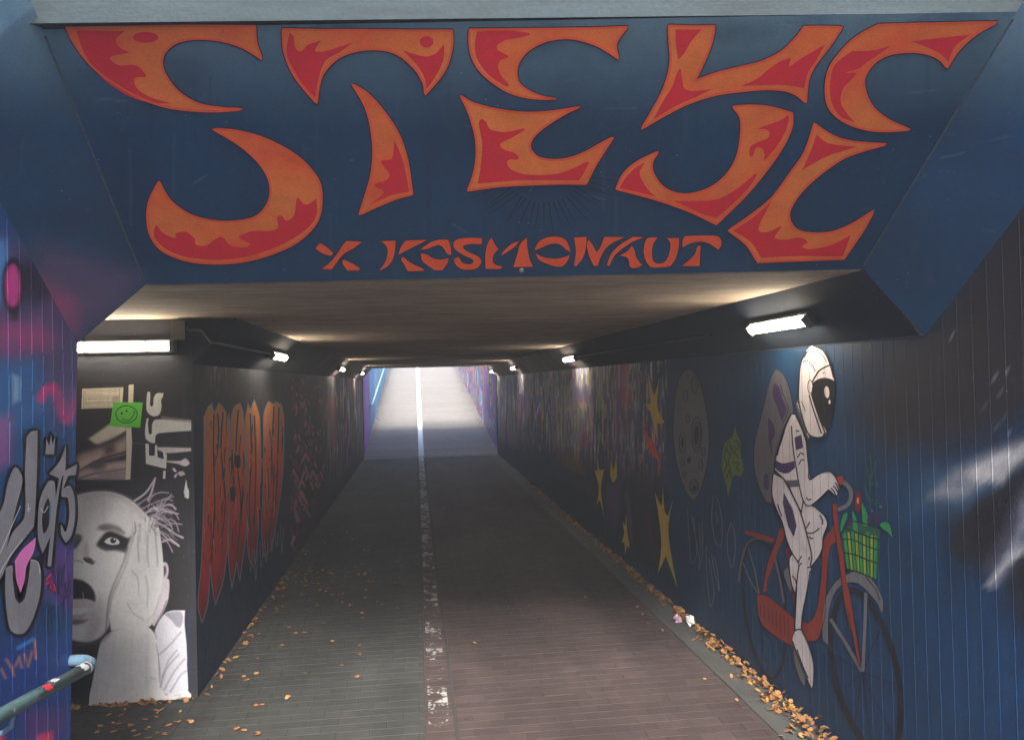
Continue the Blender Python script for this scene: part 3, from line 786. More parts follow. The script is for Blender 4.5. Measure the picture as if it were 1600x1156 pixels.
# ============================================================ PAINTED FIGURES AND LETTERS
def thing(name, loc, label, cat, group=None): return tag(empty(name, loc), label, cat, group)
class Piece:
    """a painted thing on a wall: sheets become its parts; every later coat lies a hair above the one before"""
    def __init__(s, root, wall): s.r = root; s.w = wall; s.n = 0
    def up(s): s.n += 1; return s.n*.03
    def fill(s, name, polys, mat, layer, label=None, parent=None):
        groups = [polys] if name in ('letter', 'crown', 'stroke') else [[p] for p in polys]
        first = None
        for gq in groups:
            o = s.w.sheet(name, gq, mat, layer+s.up()); s._p(o, parent); first = first or o
            if label: o['label'] = label
            if name == 'stroke': o['kind'] = 'stuff'
        return first
    def line(s, name, paths, wd, mat, layer, label=None, parent=None, closed=False):
        many = len(paths) > 14 or name in ('letter', 'outline', 'ink_line', 'tag_scribble', 'scrawl')
        first = None
        for gq in ([paths] if many else [[p] for p in paths]):
            o = s.w.stroke(name, gq, wd, mat, layer+s.up(), closed=closed); s._p(o, parent); first = first or o
            if label: o['label'] = label
            if many and len(paths) > 1 and name != 'letter': o['kind'] = 'stuff'
        return first
    def _p(s, o, parent):
        o.parent = parent or s.r
        if not parent: o.matrix_parent_inverse = Matrix.Translation(-Vector(s.r.location))
WF = Wall2D(nS, A_); WRt = Wall2D((-1, 0, 0), (XR, 0, 0)); WLt = Wall2D((1, 0, 0), (XL, 0, 0)); WP = Wall2D((0, -1, 0), (0, YP, 0), .003); WW = Wall2D((1, 0, 0), (XL, 0, 0), .0035)
def center(W, x, y): return tuple(W.at(x, y, 0))

def flame_mat():
    m, N, L, b = new_mat('flame_orange_paint'); p = pos(N, L)
    g = N.new('ShaderNodeNewGeometry'); s = N.new('ShaderNodeSeparateXYZ'); L.new(g.outputs['Position'], s.inputs[0])
    n1 = noise(N, L, 2.2, 3, p); n2 = noise(N, L, 9, 6, p); n3 = noise(N, L, 160, 2, p)
    c = ramp(N, L, n1, [(.35, lin((215, 78, 38), 1.5)), (.52, lin((205, 100, 42), 1.5)), (.75, lin((206, 112, 52), 1.5))])
    c = mixc(N, L, 1.0, c, ramp(N, L, n2, [(.3, grey(.85)), (.6, grey(1))]), 'MULTIPLY')
    c = mixc(N, L, 1.0, c, ramp(N, L, n3, [(.3, grey(.85)), (.6, grey(1))]), 'MULTIPLY')
    L.new(c, b.inputs['Base Color']); b.inputs['Roughness'].default_value = .55
    bump(N, L, b, n3, .4, .002); return m
m_or = flame_mat(); m_rim = paint_mat('red_orange_rim_paint', (218, 74, 40), .55, .12); m_crim = paint_mat('crimson_paint', (188, 24, 42), .55, .15)
m_edge = paint_mat('navy_outline_paint', (17, 26, 48), .6, .2); m_kos = paint_mat('signal_orange_paint', (222, 74, 36), .55, .15)
ZA = View(0, 0, 2); ZB = View(800, 0, 2); ZC_ = View(700, 20, 3.853); ZD = View(960, 20, 3.303); ZE = View(1120, 20, 2.819)
def S(view, t, closed=True, n=5): return spline(view.pts(t), closed, n)
big = [
 ('S', [(ZA, '203,80* 500,81 798,83* 800,130 818,186* 760,150 690,128 610,122 550,135 515,165 506,200 520,240 560,290 620,325 690,338 758,342* 690,348 600,346 500,330 400,288 300,220 240,150',
   ['238,97* 390,98* 362,125 375,150 402,165 370,172 342,182 372,205 425,205 457,240 420,245 430,280 480,308 540,324* 470,322 400,300 320,245 265,170'], [(455, 118, 40, 17)]),
  (ZA, '665,404* 740,410 830,435 930,490 990,555 1005,610 992,690 930,755 830,800 720,822 600,818 510,785 470,735 460,670 470,620 497,568* 530,625 590,670 660,690 730,693 800,678 840,630 843,570 810,510 750,455',
   ['488,703 505,725 535,742 552,742 548,730 580,725 607,745 612,765 645,767 690,740 720,768 770,773 782,762 760,752 748,740 790,722 840,722 868,712 866,680 880,675 895,690 918,675 925,640 930,618 955,640 988,622* 990,670 960,715 880,765 780,800 690,812 590,805 520,780 482,740'], [])]),
 ('T', [(ZA, '883,92* 1000,95 1150,95 1300,97 1413,97* 1412,150 1395,210 1365,255 1328,296* 1325,265 1300,220 1250,175 1200,157 1130,157 1060,180 1010,230 995,280 990,323* 960,290 915,230 888,160',
   ['905,103* 918,115 922,150 940,162 965,140 1003,127* 985,160 1020,160 1104,133* 1060,165 1020,188 1000,230 985,305* 950,270 915,215 895,165', '1258,158* 1330,178 1365,165 1388,138* 1385,190 1355,250 1332,280* 1325,240 1300,200'], [(1333, 132, 21, 18)]),
  (ZA, '1100,263* 1150,295 1200,350 1245,420 1272,500 1288,608* 1240,620 1180,645 1123,671* 1140,620 1160,550 1167,480 1160,400 1140,330',
   ['1232,438* 1258,500 1279,600* 1220,612 1145,645* 1180,622 1200,600 1172,582 1180,572 1205,565 1217,545 1190,505 1225,495'], [])]),
 ('E', [(ZC_, '130,103* 600,100 900,95 1080,88* 1030,150 1010,200 1025,278* 930,215 850,180 760,158 680,155 580,175 480,230 425,300 412,370 430,430 500,480 580,510 650,519* 540,518 430,500 330,460 210,370 150,280 130,190',
   ['175,115* 300,108 400,112 495,128 440,150 350,165 300,195 300,225 365,265 320,285 300,320 320,380 368,435 350,445 250,380 180,290 162,200'], []),
  (ZC_, '75,500* 150,545 280,580 430,602 560,602 660,592 795,568* 720,600 620,660 540,720 500,770 495,820 540,870 620,888 720,880 820,845 910,795 995,750* 930,850 880,930 832,1030* 680,1028 480,1035 300,1045 118,1072* 150,990 172,880 170,770 150,680 120,590',
   ['200,640 230,660 250,700 310,717 380,715 450,698 465,705 400,745 330,780 312,800 340,825 400,845 425,870 415,885 370,885 355,905 380,945 450,970 560,978 680,965 780,925 835,898 848,905 820,960 790,1012* 600,1010 400,1012 180,1030* 200,900 205,780 185,670'], [])]),
 ('Y', [(ZD, '280,68* 400,72 518,70* 500,160 460,260 412,356* 520,315 640,285 760,255 860,205 930,140 980,75* 1080,74 1176,76* 1120,160 1070,225 1030,280 1000,350 988,465* 940,425 880,402 780,395 660,405 520,425 380,470 260,530 140,600* 200,500 260,380 290,260 285,160',
   ['315,88* 450,88* 400,145 360,210 330,245* 318,170', '340,290 350,340 360,390 400,405 505,395* 430,432 320,482 200,553* 250,460 300,380 320,320', '655,380* 740,340 800,290 860,250 910,238 900,280 960,240 1088,165* 1040,250 1000,310 980,392* 900,377 800,374'], []),
  (ZD, '612,487* 700,480 800,488 918,520* 915,590 870,690 780,820 680,940 525,1092* 400,1030 250,975 130,940 10,910* 50,830 120,770 228,718* 195,770 200,830 250,900 330,935 420,932 520,890 600,810 640,720 655,610 650,540',
   ['895,530* 902,545 880,620 830,700 770,768* 775,730 760,700 730,700 715,740 697,735 705,690 750,665 790,650 800,620 780,602 745,600 790,580 850,560', '735,828 705,890 620,980 528,1060* 450,1037 305,970* 400,972 520,965 600,930 670,880', '155,778 130,820 145,870 180,920 218,952* 120,927 25,905* 60,850 110,800'], [])]),
 ('E', [(ZE, '712,55* 900,50 1238,43* 1150,90 1070,160 1015,243* 980,205 920,180 850,173 760,185 690,225 650,290 655,350 690,420 760,475 850,515* 760,522 660,515 560,480 495,420 480,340 495,250 550,170 620,105',
   ['595,170* 680,168 765,148* 700,195 660,220 630,245 570,265 615,270 560,330 545,390 570,440 608,484* 540,455 505,390 500,310 520,230', '860,127* 960,115 1118,97* 1050,150 1020,218* 990,185 930,155'], []),
  (ZE, '430,488* 480,525 540,555 620,572 748,580* 640,610 560,640 470,700 380,780 325,860 320,910 350,955 410,972 500,968 590,935 692,872* 650,950 610,1010 560,1083* 370,1090 180,1098* 130,1020 52,960* 140,900 240,820 330,700 390,610',
   ['440,538* 490,575 618,592* 520,620 450,650 375,695* 410,620', '243,828* 220,870 185,940 190,965 230,965 285,940 255,990 300,1000 370,990 400,1010 375,1030 410,1042 500,1025 590,980* 555,1075* 370,1072 195,1080* 150,1010 70,960* 150,910'], [])]),
]
st = thing('graffiti_lettering', center(WF, 800, 230), 'huge orange and crimson flame letters reading STEYE on the portal beam', 'lettering')
pc = Piece(st, WF)
def shrink(poly, d):
    """move a closed outline inwards by d pixels"""
    P = np.array(poly); n = len(P); A = 0.5*sum(P[i][0]*P[(i+1) % n][1]-P[(i+1) % n][0]*P[i][1] for i in range(n)); sg = 1 if A > 0 else -1
    out = []
    for i in range(n):
        t = P[(i+1) % n]-P[i-1]; l = np.linalg.norm(t)
        nn = np.array([-t[1], t[0]])/max(l, 1e-6)*sg; out.append(tuple(P[i]+nn*d))
    return out
for i, (ch, strokes) in enumerate(big):
    rim = [S(v, o) for v, o, _, _ in strokes]
    root = pc.fill('letter', rim, m_or, 1, label=['flame letter S, leftmost of the big letters', 'flame letter T', 'flame letter E in the middle', 'flame letter Y', 'flame letter E at the right end'][i])
    pc.line('outline', [r for r in rim], 7, m_edge, 0, parent=root, closed=True)
    inner = []
    for v, o, ins, ell in strokes:
        inner += [S(v, t) for t in ins]
        inner += [[(v.x0+a/v.k, v.y0+b/v.k) for a, b in ellipse(*e)] for e in ell]
    pc.fill('crimson_flame', inner, m_crim, 2, parent=root)
    for r in rim: pc.line('red_rim', [r], 3.6, m_rim, 3, parent=root, closed=True)
# thin dark sun rays drawn behind the middle letter
m_ray = paint_mat('dark_ray_paint', (6, 26, 50), .6, .2)
rays = []
for a in range(-70, 80, 7):
    t = math.radians(a); rays.append([(850+60*math.sin(t), 262+55*math.cos(t)), (850+(100+random.random()*30)*math.sin(t), 262+(92+random.random()*18)*math.cos(t))])
pc.line('ray', rays, (2.0, .6), m_ray, 0)
FV = View(480, 350, 4.706); GV = View(800, 350, 4.706)
small = [('x', FV, ['60,180* 95,140* 150,175 192,215* 175,235* 110,215', '290,125* 405,130* 340,180 270,220 220,280 180,335* 105,330* 160,290 220,220 260,160', '265,260* 330,290 388,325* 380,342* 295,342* 260,290']),
 ('K', FV, ['530,128* 650,122* 645,200 625,270 580,320 525,345* 570,290 590,230 590,180 560,140', '725,122* 885,118* 800,160 730,195 670,228* 690,170', '705,240* 760,285 865,335* 850,345* 740,348* 715,300 690,265']),
 ('O', FV, ['830,190* 900,140 960,118 1035,115* 1055,170 1058,230* 1030,220 1000,175 970,155 930,165 880,185', '835,215* 880,225 920,250 980,262 1042,250* 1030,290 995,340* 935,340* 880,300 845,270']),
 ('S', FV, ['1285,105* 1285,150* 1200,148 1150,160 1150,180 1190,210 1250,235 1280,270 1265,310 1220,335 1140,333 1095,305 1080,265 1100,245 1120,250 1140,285 1190,298 1220,285 1215,260 1150,230 1090,190 1075,150 1100,115 1180,103']),
 ('M', FV, ['1355,100* 1380,150 1408,185* 1370,230 1370,290 1435,315* 1420,330 1312,330* 1310,230 1325,150', '1560,125* 1530,165 1480,200 1425,235* 1440,205 1500,150', '1614,100* 1621,180 1636,260 1661,315* 1516,318* 1546,220 1566,150']),
 ('O', GV, ['165,195* 200,130 270,97 350,97 400,125 432,205* 400,190 350,150 290,147 230,170', '175,215* 220,240 290,255 360,250 425,228* 410,270 370,312 320,312 250,290 195,260']),
 ('N', GV, ['455,100* 548,95* 545,170 520,250 475,310* 455,308* 470,200', '560,115* 590,150 622,210* 650,170 680,95* 830,97* 740,140 690,180 650,250 630,308* 600,308* 565,230 552,160']),
 ('A', GV, ['890,95* 970,98* 890,130 800,190 750,240 718,308* 697,305* 730,220 800,150', '880,160* 900,190 915,250 960,305* 900,325 865,315* 850,250 790,235* 850,200']),
 ('U', GV, ['1070,100* 1035,160 1030,230 1045,280 1100,290 1140,260 1165,180 1160,130 1135,105* 1228,103* 1225,180 1200,260 1165,310* 1100,318 1020,315 980,260 968,190 985,120 1010,100']),
 ('T', GV, ['1270,90* 1400,85 1510,90 1538,120 1535,165 1515,187 1490,170 1440,140 1380,130 1310,145 1255,175* 1253,130', '1365,160* 1388,162* 1382,240 1380,310* 1250,310* 1310,260 1345,220'])]
kt = thing('graffiti_lettering', center(WF, 815, 395), 'small plain orange line reading X KOSMONAUT along the lower edge of the portal beam', 'lettering')
pk = Piece(kt, WF)
for ch, v, ps in small:
    P_ = [S(v, t) for t in ps]
    root = pk.fill('letter', P_, m_kos, 2); pk.line('outline', P_, 2.4, m_edge, 1, parent=root, closed=True)
# pale bolt under the lettering
c = center(WF, 815, 422); mb = MB(); nn = np.array(nS)
mb.tube([np.array(c)-nn*.01, np.array(c)+nn*.006], .010, 14); tag(mb.build('bolt', m_steel), 'pale round bolt head under the orange letter M on the beam edge', 'bolt')

# ---------------------------------------------------------------- astronaut riding a bicycle
m_white = paint_mat('mural_white', (205, 198, 202), .6, .18, ribs=True, k=1.3); m_ink = paint_mat('mural_ink', (22, 18, 26), .6, .1, ribs=True)
m_purple = paint_mat('mural_purple', (52, 36, 78), .6, .15, ribs=True); m_visor = paint_mat('mural_black', (10, 9, 12), .5, .1)
m_packg = paint_mat('mural_warm_grey', (86, 84, 92), .6, .2, ribs=True); m_fgrey = paint_mat('mural_grey', (98, 100, 106), .6, .2, ribs=True)
m_frame = paint_mat('mural_rust_red', (128, 42, 28), .6, .2, ribs=True); m_frdark = paint_mat('mural_dark_red', (98, 28, 30), .6, .2, ribs=True)
m_tyre = paint_mat('mural_tyre', (10, 16, 28), .6, .2, ribs=True); m_belt = paint_mat('mural_belt_grey', (74, 74, 84), .6, .2)
m_green = paint_mat('mural_green', (34, 130, 70), .6, .2, ribs=True); m_lime = paint_mat('mural_lime', (128, 150, 30), .6, .2, ribs=True)
m_dgreen = paint_mat('mural_dark_green', (24, 78, 62), .6, .2, ribs=True); m_tulip = paint_mat('mural_tulip', (92, 22, 30), .6, .2)
m_orange = paint_mat('mural_orange', (205, 100, 50), .6, .2)
H1 = View(1160, 520, 4.127); H2 = View(1140, 700, 4.129); H3 = View(1140, 880, 4.189)
def T(v, t): return [(v.x0+a/v.k, v.y0+b/v.k) for a, b in V2(t)]
bk_ = thing('bicycle_mural', center(WRt, 1290, 950), 'painted rust red bicycle with flower basket on the right tunnel wall', 'mural')
b_ = Piece(bk_, WRt)
def closed_path(P_): return P_
# rear wheel
rear = spline([(x, y, False) for x, y in T(H2, '170,590 215,610 270,660 315,760 345,900 360,1040')]+[(x, y, False) for x, y in T(H3, '362,480 355,620 320,715 272,752 215,700 160,580 118,420 92,220')]+[(x, y, False) for x, y in T(H2, '82,840 95,720 125,620')], True, 4)
rwh = b_.line('wheel', [rear], 4.6, m_tyre, 1, closed=True, label='smaller rear wheel of the painted bicycle')
b_.line('spoke', [T(H2, '180,940 120,650'), T(H3, '200,230 300,640'), T(H3, '200,230 330,500'), T(H3, '200,230 215,640'), T(H3, '200,230 110,330')], 1.0, m_tyre, 1, parent=rwh)
b_.line('stay', [T(H2, '88,740 130,850 185,935'), T(H2, '120,645 160,780 190,940')], 1.6, m_fgrey, 2, parent=rwh)
b_.line('fender', [S(H2, '58,865 75,740 105,635 150,588 210,585 250,600', False), S(H2, '290,700 325,850 350,1000', False)], 3.2, m_packg, 1, parent=rwh)
# front wheel
fpts = T(H3, '668,440 664,560 682,700 712,840 775,1000 850,1130')+T(H3, '930,1245 1010,1290 1080,1230 1112,1100 1120,950 1112,800 1085,640 1035,480 960,330 885,225 810,175 740,205 695,300')
front = spline([(x, y, False) for x, y in fpts], True, 5)
fwh = b_.line('wheel', [front], 9, m_tyre, 1, closed=True, label='large front wheel of the painted bicycle')
hub = H3.x0+868/H3.k, H3.y0+712/H3.k
b_.line('spoke', [[hub, p] for p in T(H3, '748,825 690,600 815,1080 935,1250 1065,1130 1090,790 985,430 790,200')], 1.2, m_tyre, 2, parent=fwh)
b_.line('stay', [T(H3, '660,362 760,520 866,705'), T(H3, '892,190 885,430 872,705')], 5.0, m_fgrey, 3, parent=fwh)
b_.fill('fender', [S(H3, '645,530* 612,500 612,350 630,230 680,130 740,80 820,50 880,65 950,130 1000,230 1005,270 998,325* 960,250 900,180 840,130 770,125 710,160 670,230 645,350')], m_fgrey, 4, parent=fwh)
b_.line('fender_line', [S(H3, '640,200 675,140 720,95 790,60', False), S(H3, '880,75 950,160 985,240', False)], 1.3, m_ink, 5, parent=fwh)
# frame
fr_ = [S(H2, '98,522* 190,548 292,580* 280,612* 190,580 104,556*'), S(H2, '325,515* 362,515* 355,560 320,640 280,760 245,850 238,925* 212,925* 232,800 258,700 300,600'),
       S(H3, '180,205* 230,205 300,250 425,360* 418,545* 320,490 220,410 190,340'),
       S(H3, '645,0* 632,180 622,350 600,440 575,500 515,510* 490,480 468,380* 530,378 570,300 590,180 602,0*'),
       S(H2, '690,450* 712,600* 655,625 632,720 620,760* 596,760* 600,650 618,570 650,535')]
fpart = b_.fill('frame', fr_, m_frame, 3)
b_.line('frame_line', [S(H2, '98,522 190,548 292,580', False), S(H2, '302,600 258,700 232,800 212,925', False), S(H3, '180,205 230,205 300,250 425,360', False), S(H3, '190,340 220,410 320,490 418,545', False), S(H3, '602,20 590,180 570,300 530,378 468,380', False), S(H3, '645,0 632,180 622,350 600,440 575,500 515,510', False)], 1.1, m_ink, 4, parent=fpart)
b_.line('guard_slot', [T(H3, f'{200+i*26},{262+i*13} {205+i*26},{345+i*22}') for i in range(8)], 2.0, m_frdark, 4, parent=fpart)
b_.line('seat_strut', [S(H2, '368,640 395,800 412,930 420,1020', False)], 4, m_frdark, 2)
b_.fill('frame', [S(H2, '632,720* 620,850 612,1000 606,1156* 570,1156* 590,1000 596,860 598,720*')], m_frame, 3)
fk = b_.fill('fork', [S(H2, '662,360* 692,360* 705,520 735,700 760,900 785,1040 803,1160* 772,1160* 742,1000 718,820 695,650 672,500')+[], S(H3, '728,90* 757,90* 790,220 815,380 840,540 862,690* 838,640 815,520 782,330 748,170')], m_frame, 5)
b_.line('fork_line', [S(H2, '662,360 672,500 695,650 718,820 742,1000 772,1150', False), S(H3, '770,290 815,520 838,640 862,690', False)], 1.1, m_ink, 6, parent=fk)
b_.line('handlebar', [S(H2, '735,218 775,260 783,320 755,370 698,396', False)], 6.2, m_fgrey, 4)
b_.fill('grip', [S(H2, '685,185* 727,178* 742,228* 712,242*')], m_frame, 6)
# basket with flowers
bs = b_.fill('basket', [S(H2, '720,560* 745,515 800,478 900,500 970,520* 966,700 950,852* 850,812 757,782* 735,680')], m_dgreen, 3)
b_.line('basket_slat', [T(H2, f'{742+i*25},{548-18*(1 if i in (2,3,6) else 0)+i*2} {768+i*21},{778+i*9}') for i in range(0, 9, 2)], 4.2, m_green, 4, parent=bs)
b_.line('basket_slat', [T(H2, f'{742+i*25},{540+i*3} {768+i*21},{778+i*9}') for i in range(1, 9, 2)], 3.6, m_lime, 4, parent=bs, label='yellow green slats of the flower basket')
b_.line('basket_weave', [S(H2, '790,470 880,488 975,522', False), S(H2, '745,515 830,545 900,572 968,590', False), S(H2, '722,585 800,592 880,630 965,658', False), S(H2, '738,672 820,690 880,715 960,742', False), S(H2, '752,778 850,805 950,850', False)], 1.9, m_ink, 5, parent=bs)
b_.line('basket_weave', [T(H2, f'{755+i*25},{545+i*2} {776+i*22},{782+i*9}') for i in range(8)], .9, m_ink, 5, parent=bs)
fl_ = b_.fill('flower_leaf', [S(H2, '790,400* 815,450 828,540 800,540*'), S(H2, '850,338* 885,420 892,500 860,500*'), S(H2, '715,510 735,430 762,418 745,480 720,540')], m_green, 4)
b_.fill('flower_leaf', [S(H2, '970,492 1005,475 1035,500 1050,578* 1020,540 990,520')], m_green, 4)
b_.line('stem', [S(H2, '906,40 915,120 908,220 905,310 906,400', False), S(H2, '945,80 930,140 912,200', False), S(H2, '885,120 895,180 905,240', False), S(H2, '905,245 935,222 962,240 930,240', False), S(H2, '905,355 930,330 955,350 925,358', False), S(H2, '868,220 880,280 900,340', False)], 1.7, m_dgreen, 4)
b_.fill('tulip', [S(H2, '830,272 850,310 852,370 835,410 812,400 808,340 815,300')], m_tulip, 4)
b_.fill('petal', [[(H2.x0+a/H2.k, H2.y0+b/H2.k) for a, b in ellipse(828, 338, 8, 22)]], m_orange, 5)
b_.fill('petal', [[(H2.x0+a/H2.k, H2.y0+b/H2.k) for a, b in ellipse(*e)] for e in ((920, 404, 8, 9), (975, 376, 10, 11))], m_packg, 5)
b_.fill('petal', [S(H2, '775,440 790,470 778,510 762,480'), S(H2, '940,400 965,440 960,490 930,470'), S(H2, '900,430 915,460 905,490 885,470')], m_purple, 4, label='dark violet petals above the basket')

am = thing('astronaut_mural', center(WRt, 1265, 800), 'painted white astronaut with black visor riding the red bicycle', 'mural')
a_ = Piece(am, WRt)
pack = a_.fill('backpack', [S(H1, '225,235 265,270 300,350 318,430 330,500 310,520* 270,600 230,720 205,820 200,920* 190,1000 185,1100* 150,1085 110,1000 75,860 80,700 120,540 160,380 195,270')], m_packg, 6)
a_.fill('backpack_patch', [S(H1, '205,330 235,350 265,440 285,490 255,570* 225,480 195,400'), S(H1, '165,545* 200,590 210,650 190,700 195,800* 170,700'), S(H1, '145,910 165,915 172,1000 150,1015 135,970')], m_purple, 7, parent=pack)
a_.line('backpack_line', [S(H1, '225,235 265,270 300,350 318,430 330,500', False), S(H1, '245,340 275,430 295,490 262,580', False), S(H1, '160,380 120,540 80,700 75,860 110,1000 150,1085 185,1100', False)], 1.2, m_ink, 7, parent=pack)
lleg = a_.fill('leg', [S(H2, '405,680* 440,740 447,800 432,900 425,945* 400,880 385,780 385,710')], m_white, 8, label='far lower leg, mostly hidden')
a_.fill('shoe', [S(H2, '375,765* 350,800 365,860 395,930* 402,870')], m_fgrey, 8)
a_.fill('shoe', [S(H3, '418,550* 450,620 490,720 495,770 485,800* 455,740 425,640')], m_fgrey, 8)
body = [S(H2, '280,165* 350,200 450,250* 475,340 520,370 565,390 612,435 632,490 605,570 600,640 575,700 525,765* 520,830 500,920 480,1020 463,1160* 421,1160* 428,1000 435,850 447,740* 400,670 365,580 340,480 300,390 272,290')]
bd = a_.fill('trousers', body, m_white, 9)
sh = a_.fill('leg', [S(H3, '443,70* 510,130* 490,260 475,350 470,432* 428,438* 428,300 436,150')], m_white, 9)
a_.fill('shoe', [S(H3, '428,443* 472,440 520,540 548,640 552,720 540,818* 500,740 450,620 412,505')], m_white, 9)
torso = a_.fill('jacket', [S(H1, '315,525* 345,535 375,600 395,650 410,700 420,800 428,880 435,945* 500,905 560,893 590,915 615,960 628,1000 615,1010 610,1040 598,1045 555,1010 500,1065 440,1112* 410,1105 385,1050 368,990* 300,990 270,950 205,880* 215,800 250,700 280,600')], m_white, 10)
a_.fill('arm_patch', [S(H1, '335,675* 380,655* 392,740* 345,757*')], m_purple, 11)
a_.fill('belt', [S(H1, '205,815* 260,840 335,825* 340,870* 290,905 240,895 205,865*')], m_purple, 11, label='dark violet chest strap')
a_.fill('belt', [S(H1, '270,952* 360,946* 370,990* 298,995*')], m_belt, 11, label='grey belt')
a_.fill('thigh_stripe', [S(H2, '350,285* 408,395* 432,500* 415,572* 376,500* 343,355*')], m_purple, 11)
hel = a_.fill('helmet', [S(H1, '455,82 520,115 560,190 585,270 592,310* 560,600* 525,665 480,675 428,655* 400,590 375,500 362,420 365,300 375,200 410,120')], m_white, 11)
a_.fill('visor', [S(H1, '450,330 490,298 540,290 592,312 597,380 582,480 567,570 545,640* 500,560 465,460 445,395')], m_visor, 12, parent=hel)
a_.fill('visor_glint', [[(H1.x0+a/H1.k, H1.y0+b/H1.k) for a, b in ellipse(*e)] for e in ((545, 382, 16, 38, 20, -.1), (562, 445, 6, 14))], m_white, 13, parent=hel)
a_.fill('ear_piece', [[(H1.x0+a/H1.k, H1.y0+b/H1.k) for a, b in ellipse(437, 348, 15, 44)]], m_white, 13, parent=hel)
a_.fill('neck_ring', [S(H1, '358,430* 375,500 400,590 430,655* 425,692* 402,640 375,560 345,470')], m_packg, 10)
a_.line('neck_stripe', [T(H1, f'{352+i*8},{452+i*24} {382+i*6},{500+i*22}') for i in range(9)], 1.1, m_white, 11)
ink = [
 S(H1, '315,525 280,600 250,700 215,800 205,880', False), S(H1, '316,600 326,740 345,860 370,1000 392,1080 412,1108 440,1112 500,1065 555,1010', False), S(H1, '345,535 375,600 395,650 410,700 420,800 428,880 433,945 500,905 560,893 590,915 615,960 628,1000', False),
 S(H1, '555,1010 575,1030 590,1042', False), S(H1, '570,1000 590,1020 600,1044', False), S(H1, '585,985 600,1000 612,1025', False), S(H1, '597,965 612,985 620,1010', False),
 S(H1, '205,880 240,915 270,945 300,990', False), S(H1, '300,990 340,1080 380,1156', False), S(H1, '355,805 375,775 398,785', False), S(H1, '365,850 380,818 400,822', False),
 S(H1, '345,636 355,630 366,637', False), S(H1, '412,1060 425,1075 445,1070', False), S(H1, '225,790 245,700 270,640', False),
 S(H2, '280,165 272,290 300,390 340,480 365,580 400,670 447,740', False), S(H2, '350,200 400,290 460,420 520,640 530,700 520,760', False), S(H2, '475,340 465,400 460,430', False),
 S(H2, '540,370 565,390 612,435 632,490 605,570 600,640 575,700 525,765', False), S(H2, '490,520 510,490 515,475', False), S(H2, '495,545 540,545 580,515', False), S(H2, '510,570 525,580 540,582', False),
 S(H2, '580,430 600,465 598,492', False), S(H2, '440,740 455,710 466,695', False), S(H2, '442,760 466,740', False), S(H2, '500,770 530,765', False), S(H2, '510,720 516,700', False),
 S(H2, '447,760 435,850 428,1000 421,1156', False), S(H2, '520,790 500,920 480,1020 463,1156', False), S(H2, '405,680 385,710 385,780 400,880 425,945', False), S(H2, '405,820 425,850 432,880', False),
 S(H3, '436,150 428,300 428,438', False), S(H3, '490,260 475,350 470,432', False), S(H3, '424,440 448,428 470,436', False), S(H3, '412,505 450,620 500,740 540,818 552,720 548,640 520,540 475,440', False),
 S(H3, '440,560 475,660 515,750', False), S(H2, '310,360 325,410 340,440', False)]
a_.line('ink_line', ink, 1.9, m_ink, 12)
a_.line('ink_line', [S(H1, '410,120 375,200 365,300 362,420 375,500 400,590 430,655 480,675 525,665 545,640', False), S(H1, '450,318 490,250 530,222 575,205', False), S(H1, '455,82 520,115 560,190 588,290', False),
   S(H1, '445,395 465,460 500,560 530,640 520,662', False), S(H1, '430,400 450,470 480,560 510,650', False)], 2.2, m_ink, 14, parent=hel)
a_.line('ink_line', [S(H1, '390,190 410,178 425,185', False), S(H1, '430,190 455,215 468,250', False), S(H1, '480,115 520,150 545,190', False), S(H1, '400,160 420,120 450,100', False), S(H1, '380,440 395,475 405,505', False), S(H1, '515,260 530,255', False)]+
   [[(H1.x0+a/H1.k, H1.y0+b/H1.k) for a, b in ellipse(437, 348, 15, 44, 20)]], 1.2, m_ink, 14, parent=hel)

# ---------------------------------------------------------------- moon, stars, flag, sketchy letters
MV = View(850, 560, 2.891)
m_moon = paint_mat('mural_moon_grey', (104, 102, 106), .7, .3, ribs=True); m_mark = paint_mat('mural_moon_mark', (34, 30, 38), .7, .2, ribs=True)
mo = thing('moon_mural', center(WRt, 1080, 680), 'tall grey cratered moon painted left of the astronaut', 'mural'); mp = Piece(mo, WRt)
moonP = S(MV, '650,45 695,85 725,190 745,330 740,460 712,580 678,640 640,600 600,480 583,350 590,200 612,90')
mp.fill('moon_disc', [moonP], m_moon, 1); mp.line('rim', [moonP], 1.4, m_mark, 2, closed=True)
mp.line('crater', [[(MV.x0+a/MV.k, MV.y0+b/MV.k) for a, b in ellipse(*e)] for e in ((690, 345, 22, 80), (692, 345, 15, 58), (625, 380, 14, 46), (678, 578, 22, 32), (678, 578, 15, 22), (680, 120, 14, 36), (640, 170, 10, 25), (708, 480, 9, 22), (626, 470, 8, 20), (650, 270, 8, 18), (720, 420, 7, 20), (632, 520, 6, 14))], 1.3, m_mark, 2, closed=True)
mp.fill('crater_floor', [[(MV.x0+a/MV.k, MV.y0+b/MV.k) for a, b in ellipse(*e)] for e in ((655, 460, 9, 15), (690, 345, 10, 44), (680, 585, 11, 15), (625, 380, 7, 26))], m_mark, 2)
m_star = paint_mat('mural_star_yellow', (205, 170, 62), .65, .2, ribs=True)
